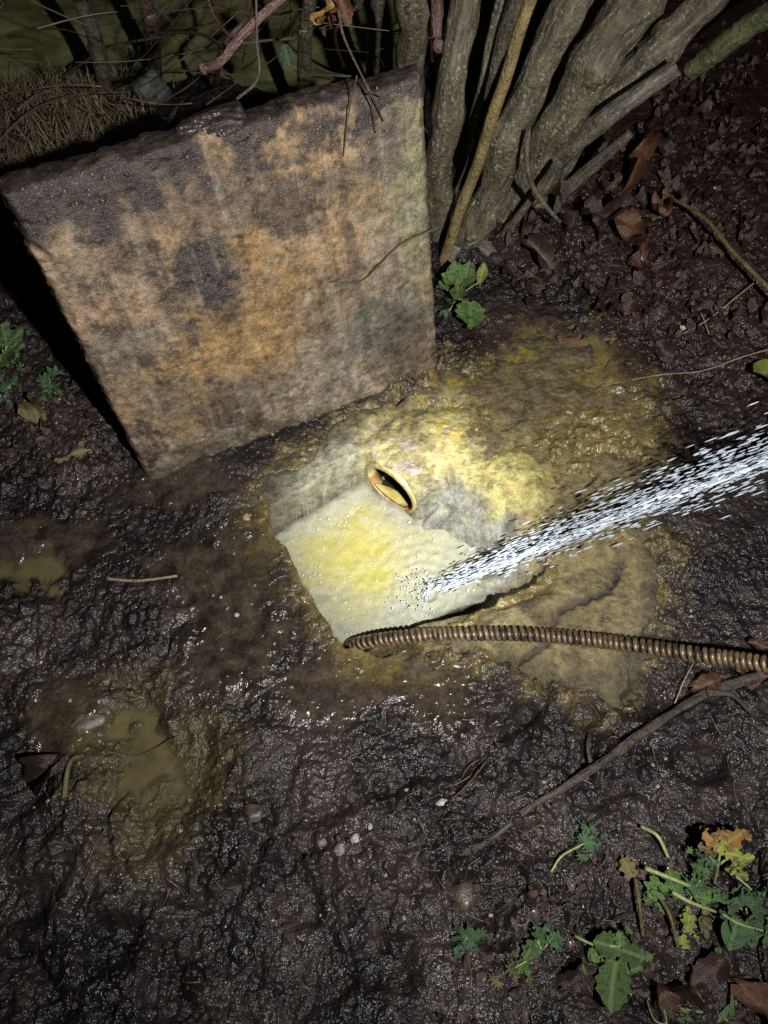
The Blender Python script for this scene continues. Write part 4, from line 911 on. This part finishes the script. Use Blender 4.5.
plant("corner_sprig", "dark green leaves behind the mossy branch in the top right corner", "plant", (748, 70), [(748, 62, .1, 735, 52, .1, ('oval', 3), GREEN_D, 1.2), (750, 60, .1, 766, 48, .1, ('oval', 6), GREEN_D, 1.2), (746, 64, .1, 756, 74, .08, ('oval', 9), GREEN_D, 1.2)])

# individual dead leaves
def dead(label, a, za, b, zb, mat, sd, wf=1.0, roll=0.0, group=None):
    p = on_ground(*a, za); q = on_ground(*b, zb)
    o = put_leaf("dead_leaf", lm(('dead', sd), mat), p, q - p, (q - p).length, roll, wf * 0.7)
    return tag(o, label, "leaf", group)
dead("curled rust brown leaf on the silt below the green seedling", (560, 340), .012, (600, 352), .012, RUST, 6, 1.0, .3)
dead("reddish brown leaf standing among the lower right weeds", (655, 1000), .01, (682, 958), .03, RUST, 4, 1.1, .4)
dead("large folded reddish leaf in the bottom right corner", (735, 985), .02, (775, 1030), .015, RUST, 7, 1.2, -.3)
dead("long pointed rust leaf leaning up at the foot of the stems", (622, 200), .05, (645, 162), .09, RUST, 3, 0.6, .4)
dead("bent rusty leaf hooked over a dark hollow beside the stems", (612, 232), .06, (648, 262), .03, RUST, 9, 0.9, .6)
dead("rusty leaf beside the upper end of the green stem", (655, 215), .05, (662, 240), .05, RUST, 5, 0.9, .4)
dead("drooping rust leaf below the bent rusty leaf", (640, 255), .04, (632, 285), .03, RUST, 2, 0.7, -.3)
dead("large grey brown leaf draped over a root by the stems", (578, 235), .07, (622, 250), .06, BROWN, 4, 1.2, .2)
dead("long brown leaf curling down beside the root", (525, 255), .05, (562, 285), .02, BROWN, 8, 0.6, .5)
dead("narrow brown leaf hanging from the root at the stems", (545, 215), .08, (570, 245), .06, BROWN, 3, 0.7, -.5)
dead("dull olive leaf lying under the slab's lower left edge", (62, 462), .015, (118, 440), .02, OLIVELEAF, 6, 0.7, .2)
dead("curled olive leaf below the weeds at the left edge", (36, 405), .02, (44, 434), .01, OLIVELEAF, 8, 0.8, .4)
dead("dark maroon leaf by the branch and spring at the right edge", (690, 690), .02, (735, 680), .03, RUST, 1, 0.9, .2)
dead("orange brown leaf under the spring at the right edge", (735, 672), .01, (775, 690), .02, RUST, 10, 1.0, -.2)
dead("small rusty leaf just above the spring at the right edge", (745, 645), .02, (768, 652), .02, RUST, 3, 1.0, .3)
dead("dark red leaf sunk in mud left of the olive puddle", (25, 790), .008, (75, 755), .006, BLACKLEAF, 12, 1.1, .1)
dead("wet black leaf lying among mud at the bottom beside the bright weed", (560, 985), .012, (600, 965), .016, BLACKLEAF, 7, 1.2, .2)
dead("dark brown leaf between the two reddish leaves at lower right", (690, 985), .01, (722, 960), .015, BROWN, 4, 1.2, -.2)
# the dry leaf hanging by the top of the slab
e = empty("hanging_dry_leaf", at_y(332, 30, 1.45), "dry orange leaf hanging on a twig above the slab's top edge", "leaf")
for (a, b, k, mt) in [((338, -6), (334, 34), 4, AMBER), ((340, -4), (350, 28), 7, RUST), ((336, 20), (322, 34), 3, RUST)]:
    p, q = at_y(*a, 1.46), at_y(*b, 1.44); put_leaf("blade", lm(('dead', k), mt), p, q - p, (q - p).length, 0.5, 0.8, e)
plant("sapling_leaf", "small blue green leaf above the slab beside the pale upright stem", "leaf", (290, 60), [])
for ob in [o for o in COL.objects if o.name.startswith("sapling_leaf")]:
    p, q = at_y(284, 46, 1.75), at_y(292, 70, 1.74); ob.location = p
    put_leaf("blade", lm(('serrate', 4), GREEN_D), p, q - p, (q - p).length, 0.5, 0.9, ob)

# the litter under the stems: each large leaf is a thing of its own
rg = np.random.default_rng(77); k = 0
lit_mats = [BROWN, BLACKLEAF, BROWN, BLACKLEAF, BLACKLEAF, BROWN]
while k < 190:
    px, py = rg.uniform(505, 780), rg.uniform(55, 345)
    if py < 75 + 0.9 * (640 - px) and px < 640: continue
    if py < 120 - 0.35 * (px - 560): continue
    if px < 560 and py > 310: continue
    if rg.random() < 0.55 * (py - 230) / 115: continue
    p = on_ground(px, py, 0.004 + 0.012 * rg.random()); a = rg.uniform(0, 6.283); tl = rg.normal(0, 0.28)
    d = Vector((math.cos(a) * math.cos(tl), math.sin(a) * math.cos(tl), math.sin(tl)))
    o = put_leaf("dead_leaf", lm(('dead', int(rg.integers(0, 12))), lit_mats[int(rg.integers(0, 6))]), p, d, rg.uniform(0.032, 0.075), rg.normal(0, .6), rg.uniform(.7, 1.15))
    tag(o, "one of the dark wet dead leaves littering the bank below the stems", "leaf", "dead leaves littering the bank below the leaning stems"); k += 1
# small broken leaf bits: uncountable
def frag_mesh(n, sampler, mat_name, mats, smin, smax, seed):
    g = np.random.default_rng(seed); V = []; F = []; b = 0; C_ = []
    for i in range(n):
        px, py = sampler(g); p = at(px, py, 0.0); p.z = gz(p.x, p.y) + 0.003
        a = g.uniform(0, 6.283); s = g.uniform(smin, smax); m6 = 6
        R = Matrix.Rotation(a, 3, 'Z') @ Matrix.Rotation(g.normal(0, .5), 3, 'X') @ Matrix.Rotation(g.normal(0, .4), 3, 'Y')
        V.append(list(p + Vector((0, 0, s * 0.15))))
        for j in range(m6):
            t = 2 * math.pi * j / m6; v = R @ Vector((s * math.cos(t) * g.uniform(.5, 1.1), s * 0.6 * math.sin(t) * g.uniform(.6, 1.1), g.normal(0, s * 0.12))); V.append(list(p + v + Vector((0, 0, s * 0.12))))
        F += [(b, b + 1 + j, b + 1 + (j + 1) % m6) for j in range(m6)]; b += m6 + 1
    return mesh_np("leaf_litter", V, F)
def smp(g):
    while True:
        if g.random() < 0.62:
            px, py = g.uniform(480, 775), g.uniform(40, 350)
            if px < 640 and py < 75 + 0.9 * (640 - px): continue
        elif g.random() < 0.45: px, py = g.uniform(440, 775), g.uniform(860, 1024)
        else:
            px, py = g.uniform(0, 120), g.uniform(360, 480)
        return px, py
fm = frag_mesh(1300, smp, "", None, 0.004, 0.015, 91)
tag(link("leaf_litter", fm, simple_mat("leaf_bits", (0.018, 0.011, 0.010), (0.075, 0.04, 0.028), 60, 0.5, 0.25, 0.8)), "broken scraps of dark dead leaf trodden into the ground", "leaf litter", kind="stuff")

# ------------------------------------------------------------------ twigs, branches, stones
twig("fallen_branch", "long muddy branch lying across the mud below the spring", "branch", [G(462, 856, -.002), G(500, 832, .000), G(532, 806, .006), G(560, 790, .004), G(610, 757, .010), G(655, 725, .016), G(700, 698, .024), G(745, 682, .022), G(800, 665, .02)], 0.0050, 0.0105, TWIG_MUD, 12, 0.22, seed=101,
     sides=[([G(590, 770, .018), G(585, 750, .02), G(588, 735, .01)], .005, .002), ([G(700, 698, .036), G(726, 700, .03), G(750, 716, .01)], .007, .003)])
twig("arching_twig", "long olive green stem arching over the leaf litter at right", "stem", [G(655, 212, .06), G(690, 245, .09), G(720, 285, .10), G(768, 336, .10), G(820, 385, .08)], 0.0045, 0.0062, TWIG_G, 10, 0.12, seed=102)
twig("pale_straw", "straight pale twig crossing under the olive green stem", "twig", [G(674, 341, .012), G(705, 325, .02), G(748, 296, .05)], 0.0022, 0.0018, TWIG_P, 6, seed=103)
twig("pale_straw", "short pale twig with a bud beside the straight pale twig", "twig", [G(694, 311, .02), G(700, 323, .02), G(707, 338, .014)], 0.0016, 0.002, TWIG_P, 6, seed=104)
twig("bramble_runner", "long thin grey runner trailing over the mud above the jet", "twig", [G(600, 388, .008), G(655, 378, .01), G(700, 374, .012), G(740, 362, .02), G(790, 350, .03)], 0.0017, 0.002, TWIG_P, 6, seed=105)
twig("short_twig", "short two toned twig alone on the dark mud left of the chamber", "twig", [G(108, 580, .006), G(140, 582, .007), G(178, 577, .006)], 0.0034, 0.003, TWIG_P, 8, seed=106)
twig("thin_straw", "thin pale straw stuck in the mud left of the fallen branch", "twig", [G(452, 800, .003), G(470, 782, .006), G(486, 762, .01)], 0.002, 0.0016, TWIG, 6, seed=107)
twig("curved_twig", "curved brown twig lying in the olive puddle", "twig", [G(108, 753, .012), G(140, 757, .012), G(170, 742, .012), G(178, 738, .012)], 0.0022, 0.0014, TWIG, 6, seed=108)
twig("broken_stalk", "pale green stalk lying above the ragged weed", "stalk", [G(638, 828, .02), G(652, 838, .03), G(666, 858, .012)], 0.0035, 0.003, STEMG, 7, 0.05, seed=109)
twig("broken_stalk", "upright grey stalk between the bright and ragged weeds", "stalk", [G(632, 880, .02), G(634, 905, .03), G(641, 936, .01)], 0.0035, 0.003, TWIG_G, 7, seed=110)
twig("broken_stalk", "olive stalk slanting down right of the upright grey stalk", "stalk", [G(653, 893, .02), G(664, 916, .03), G(676, 948, .01)], 0.0036, 0.003, TWIG_G, 7, seed=111)
twig("wire_like_stem", "thin dark stem curving down the lower right edge", "stem", [G(757, 858, .05), G(756, 900, .07), G(753, 950, .06), G(764, 1000, .02)], 0.0022, 0.0022, TWIG, 6, seed=112)
twig("looped_stalk", "looping pale green stalk at the bottom beside the reddish leaf", "stalk", [G(645, 1000, .01), G(650, 1018, .02), G(660, 1022, .03), G(658, 1008, .03)], 0.0018, 0.0012, STEMG, 6, seed=113)
twig("muddy_root", "muddy root end poking up left of the olive puddle", "root", [G(66, 798, .005), G(70, 780, .018), G(74, 762, .014), G(84, 756, .004)], 0.0055, 0.004, TWIG_G, 8, seed=114)
twig("thin_grass_stem", "fine grey stem standing beneath the spring by the dark hollow", "stem", [G(673, 705, .01), G(680, 685, .02), G(688, 668, .03)], 0.0018, 0.0012, TWIG_P, 6, seed=115)
# twigs over the slab
def Sl(px, py, d=.012): return on_slab(px, py, d)
twig("slab_twig", "thin bent twig stuck across the right edge of the slab", "twig", [Sl(330, 281, .003), Sl(358, 279, .01), Sl(376, 262, .014), Sl(400, 240, .014), Sl(436, 222, .02)], 0.0012, 0.0022, TWIG, 6, seed=120)
twig("hanging_twig", "forked dark twig hanging over the slab's top edge at right", "twig", [at_y(338, 10, 1.36), at_y(345, 40, 1.33), Sl(360, 82, .035), Sl(368, 92, .02), Sl(382, 120, .006)], 0.0024, 0.0012, TWIG, 6, seed=121,
     sides=[([Sl(350, 70, .03), Sl(346, 110, .012), Sl(342, 155, .006)], .0016, .001), ([Sl(360, 84, .03), Sl(369, 105, .016), Sl(374, 132, .006)], .0016, .001), ([Sl(366, 88, .025), Sl(378, 93, .016)], .0016, .002)])
twig("red_bramble_stem", "reddish wet bramble stem slanting over the slab's top edge", "stem", [Sl(196, 84, .0) + Vector((0, .06, -.01)), at_y(220, 62, 1.30), at_y(245, 32, 1.33), at_y(284, -4, 1.38), at_y(360, -70, 1.45)], 0.008, 0.0075, TWIG_R, 10, 0.08, seed=122,
     sides=[([at_y(228, 52, 1.31), at_y(200, 34, 1.5), at_y(150, 33, 1.75)], .0035, .003), ([at_y(236, 44, 1.32), at_y(215, 18, 1.4), at_y(206, -8, 1.45)], .003, .002)])
twig("thin_upright_stem", "thin vertical brown stem rising from the slab's top edge", "stem", [at_y(236, 100, 1.28), at_y(258, 78, 1.29), at_y(257, 40, 1.32), at_y(256, -10, 1.36)], 0.0028, 0.002, TWIG, 6, seed=123)
def post(label, pts, r, mat, sd):
    P = [Vector(p) for p in pts]; P.append(P[-1] + (P[-1] - P[-2]).normalized() * 1.0)
    return twig("upright_stem", label, "stem", P, r, r * 0.8, mat, 16, 0.12, seed=sd, n=60)
post("dark upright stem standing in the pond at far left", [at(112, 118, -.15), at_y(95, 40, 2.42), at_y(76, -10, 2.38)], 0.026, BARK_D, 130)
post("red brown flaky stem rising behind the grey rock", [at(156, 75, -.15), at_y(150, 20, 2.52), at_y(142, -14, 2.50)], 0.026, TWIG_R, 131)
post("pale olive stem standing just behind the slab's middle", [at(303, 110, 0), at_y(305, 40, 2.15), at_y(310, -6, 2.10)], 0.021, BARK, 132)
post("dark stem behind the hanging dry leaf", [at(372, 80, 0), at_y(375, 20, 2.35), at_y(380, -10, 2.33)], 0.022, BARK_D, 133)
twig("pond_twig", "pale thin twig lying on the dead grass by the pond", "twig", [at(18, 110, .05), at(50, 82, .03), at(86, 58, -.05)], 0.005, 0.004, TWIG_P, 6, seed=134)

def stone(name, label, p, s, mat, sd, sub=2, flat=0.75, stretch=(1, 1), ang=0, group=None, facet=0.74):
    V, F = ico(sub); g = np.random.default_rng(sd); a = V[:, 0] * 1.7 + sd; b = V[:, 1] * 1.7 + V[:, 2] * 1.3
    rad = 1 + 0.22 * perlin(a, b, sd) + 0.12 * perlin(a * 2.5, b * 2.5, sd + 1)
    for _ in range(7):                                   # a few flat facets
        nrm = g.normal(0, 1, 3); nrm /= np.linalg.norm(nrm); dd = V @ nrm; rad = np.where(dd * rad > facet, facet / np.maximum(dd, 1e-3), rad)
    V = V * rad[:, None] * np.array([stretch[0], stretch[1], flat]) * s
    ca, sa = math.cos(ang), math.sin(ang); V = np.stack([V[:, 0] * ca - V[:, 1] * sa, V[:, 0] * sa + V[:, 1] * ca, V[:, 2]], 1)
    return tag(link(name, mesh_np(name, V, F, facet > 0.7), mat, loc=p), label, "stone", group)
stone("pale_pebble", "topmost and most slender of three pale pebbles in the lower mud", G(370, 827, .004), 0.0075, STONE_P, 1, stretch=(0.7, 1.2))
stone("pale_pebble", "middle one of three pale pebbles in the lower mud", G(355, 838, .001), 0.0095, STONE_P, 2)
stone("grey_pebble", "lowest greyish one of three pale pebbles in the lower mud", G(340, 850, .000), 0.012, simple_mat("dull_pebble", (0.07, 0.062, 0.055), (0.30, 0.28, 0.25), 80, 0.5), 3)
stone("grey_pebble", "dull grey pebble just left of the three pale pebbles", G(322, 842, .001), 0.009, simple_mat("dull_pebble", (0.10, 0.09, 0.08), (0.2, 0.18, 0.16), 150, 0.5), 13)
stone("round_stone", "round brown stone half sunk in mud near the weeds", G(464, 898, -.004), 0.028, STONE_B, 4, flat=0.8)
stone("round_stone", "small muddy stone between the olive puddle and the three pale pebbles", G(252, 814, .0), 0.022, STONE_B, 14, flat=0.6)
stone("chalk_flake", "flat pale flake lying beside the thin straw", G(442, 802, .002), 0.011, STONE_P, 5, flat=0.3, stretch=(1.3, .7), ang=.4)
stone("pale_stone", "flat whitish stone at the upper edge of the olive puddle", G(88, 722, .000), 0.024, simple_mat("chalky_stone", (0.06, 0.052, 0.042), (0.20, 0.18, 0.15), 60, 0.5), 6, flat=0.35, stretch=(1.5, .7), ang=.35)
stone("pink_pebble", "pinkish pebble beside the small brown puddle", G(43, 572, .004), 0.016, simple_mat("pink_stone", (0.22, 0.13, 0.10), (0.36, 0.24, 0.19), 90, 0.4), 7)
stone("tan_pebble", "small tan pebble in the silt left of the chamber", G(246, 518, .003), 0.011, simple_mat("tan_stone", (0.24, 0.18, 0.10), (0.34, 0.26, 0.15), 90, 0.4), 8)
stone("white_pebble", "tiny white pebble on silt left of the chamber's near corner", G(237, 615, .002), 0.0055, STONE_P, 9)
stone("grey_rock", "angular grey rock behind the slab at the pond's edge", at(152, 92, .02), 0.072, STONE_G, 10, sub=2, flat=1.0, stretch=(0.95, .8), facet=0.66)
stone("pale_pebble", "pale pebble above the curled rust brown leaf", G(582, 331, .004), 0.009, STONE_P, 11, stretch=(0.7, 1.1))
stone("pale_pebble", "small pale yellow pebble left of the short budded twig", G(682, 329, .006), 0.009, simple_mat("cream_stone", (0.4, 0.33, 0.2), (0.5, 0.45, 0.3), 90, 0.4), 12)
# clump of muddy earth stuck on the slab's top edge
e = stone("mud_clod", "lump of dark mud stuck on the slab's top edge below the bramble", SLAB_BL + sl_u * 0.37 + sl_up * (SLAB_L - 0.004) - sl_n * 0.045, 0.058, MUD, 20, sub=4, flat=0.45, stretch=(1.35, .75), ang=.45)
add_col(e.data, "tint", np.full((len(e.data.vertices), 3), (0.035, 0.027, 0.025))); add_col(e.data, "wet", np.full((len(e.data.vertices), 3), 0.3)); e['category'] = "mud"

twig("tangled_twig", "thin bare twig crossing the pond behind the red brown stem", "twig", [at(60, 78, .02), at_y(110, 48, 2.40), at_y(165, 36, 2.35), at_y(215, 22, 2.25)], 0.005, 0.003, TWIG, 6, seed=135)
twig("tangled_twig", "dark twig slanting down to the bank at the far left", "twig", [at(-10, 150, .03), at_y(30, 112, 2.20), at_y(75, 95, 2.22), at_y(130, 92, 2.25)], 0.005, 0.003, TWIG, 6, seed=136)
twig("tangled_twig", "thin brown twig arching right of the pale olive stem", "twig", [at(345, 70, .02), at_y(335, 35, 2.0), at_y(352, 12, 1.95), at_y(372, -10, 1.92)], 0.005, 0.004, TWIG_R, 6, seed=137)
twig("tangled_twig", "bare grey twig crossing between the bramble stem and the pale olive stem", "twig", [at_y(225, 45, 1.9), at_y(262, 41, 1.92), at_y(296, 38, 1.95)], 0.004, 0.003, TWIG, 6, seed=138)
twig("tangled_twig", "dark forked twig leaning behind the bramble stem", "twig", [at(215, 95, .02), at_y(222, 50, 2.0), at_y(245, 20, 1.98), at_y(250, -10, 1.96)], 0.009, 0.006, TWIG, 8, seed=139)

# dead grass on the bank behind the slab, and floating scum on the pond
g = np.random.default_rng(55); V = []; F = []; b = 0
for i in range(3200):
    px, py = g.uniform(-60, 190), g.uniform(75, 185)
    if pond_mask(np.array([at(px, py).x]), np.array([at(px, py).y]))[0] > 0.35 or g.random() < (px - 90) / 100: continue
    p = at(px, py, 0); p.z = gz(p.x, p.y); a = g.uniform(0, 6.283); L = g.uniform(.03, .10); d = Vector((math.cos(a), math.sin(a), g.uniform(0.1, .9))) * L; s = Vector((-math.sin(a), math.cos(a), 0)) * g.uniform(.0012, .0028)
    V += [list(p - s), list(p + s), list(p + d * .55 + s * .8 + Vector((0, 0, .012))), list(p + d * .55 - s * .8 + Vector((0, 0, .012))), list(p + d + s * .1), list(p + d - s * .1)]
    F += [(b, b + 1, b + 2, b + 3), (b + 3, b + 2, b + 4, b + 5)]; b += 6
tag(link("dead_grass", mesh_np("dead_grass", V, F), STRAW), "matted brown dead grass on the bank behind the slab", "grass", kind="stuff")
V = []; F = []; b = 0
for i in range(260):
    px, py = g.uniform(-40, 380), g.uniform(-60, 120); p = at(px, py, POND_LEVEL + .003)
    if pond_mask(np.array([p.x]), np.array([p.y]))[0] < 0.5: continue
    s = g.uniform(.003, .013); n_ = 6; V += [[p.x + s * math.cos(t) * g.uniform(.6, 1.2), p.y + s * math.sin(t) * g.uniform(.6, 1.2), p.z + g.uniform(0, .002)] for t in np.linspace(0, 6.283, n_, endpoint=False)]; F.append(list(range(b, b + n_))); b += n_
me = bpy.data.meshes.new("pond_scum"); me.from_pydata(V, [], F)
tag(link("pond_scum", me, simple_mat("pond_scum", (0.14, 0.14, 0.07), (0.34, 0.33, 0.2), 12, 0.4)), "pale flecks floating on the murky pond", "scum", kind="stuff")

# bits of straw, stalk and root fibre trodden into the mud: uncountable
g = np.random.default_rng(66); V = []; F = []; b = 0
zones = [(430, 775, 820, 1030, 130), (490, 775, 130, 380, 110), (0, 130, 360, 520, 60), (0, 260, 560, 1000, 45), (560, 775, 640, 780, 50), (300, 560, 690, 900, 35)]
for (x0, x1, y0, y1, n) in zones:
    for i in range(n):
        p = at(g.uniform(x0, x1), g.uniform(y0, y1)); L = g.uniform(.012, .06); a = g.uniform(0, 6.283); r0 = g.uniform(.0005, .0014); cv = g.normal(0, .5)
        pts = []
        for k in range(5):
            u = k / 4; aa = a + cv * u; q = p + Vector((math.cos(aa), math.sin(aa), 0)) * L * u; pts.append(q)
        if min(poly_sd(np.array([q.x for q in pts]), np.array([q.y for q in pts]), POOL)) < 0.03: continue
        zs = ground_z(np.array([q.x for q in pts]), np.array([q.y for q in pts])); zm = zs.mean()
        for k in range(5): pts[k].z = max(zs[k], zm) + 0.0015
        Vt, Ft, cp, _ = tube(pts, lambda u: r0, 5)
        V.append(Vt[:25]); F.append(Ft + b); b += 25
tag(link("plant_fibres", mesh_np("plant_fibres", np.concatenate(V), np.concatenate(F)), simple_mat("wet_straw", (0.025, 0.018, 0.013), (0.11, 0.08, 0.045), 9, 0.4)), "fine bits of straw and root fibre trodden into the mud", "straw", kind="stuff")

# thin bare undergrowth tangled over the pond and round the stems
g = np.random.default_rng(88); V = []; F = []; b = 0
for i in range(70):
    px, py, yy = g.uniform(-30, 420), g.uniform(-20, 105), g.uniform(1.75, 2.7)
    p = at_y(px, py, yy)
    if p.z < -0.1: p.z = -0.1
    a = g.uniform(0, 6.283); L = g.uniform(.08, .45); d = Vector((math.cos(a), math.sin(a) * .6, g.uniform(-.3, .8))).normalized(); e = Vector(g.normal(0, .25, 3))
    pts = [p + d * L * u + e * L * u * u for u in np.linspace(0, 1, 9)]; r0 = g.uniform(.001, .0032)
    Vt, Ft, cp, _ = tube(pts, lambda u: r0 * (1 - .5 * u), 5); V.append(Vt[:45]); F.append(Ft + b); b += 45
tag(link("undergrowth", mesh_np("undergrowth", np.concatenate(V), np.concatenate(F)), simple_mat("bare_undergrowth", (0.035, 0.026, 0.018), (0.16, 0.12, 0.075), 7, 0.5)), "tangle of thin bare twigs over the pond behind the slab", "undergrowth", kind="stuff")
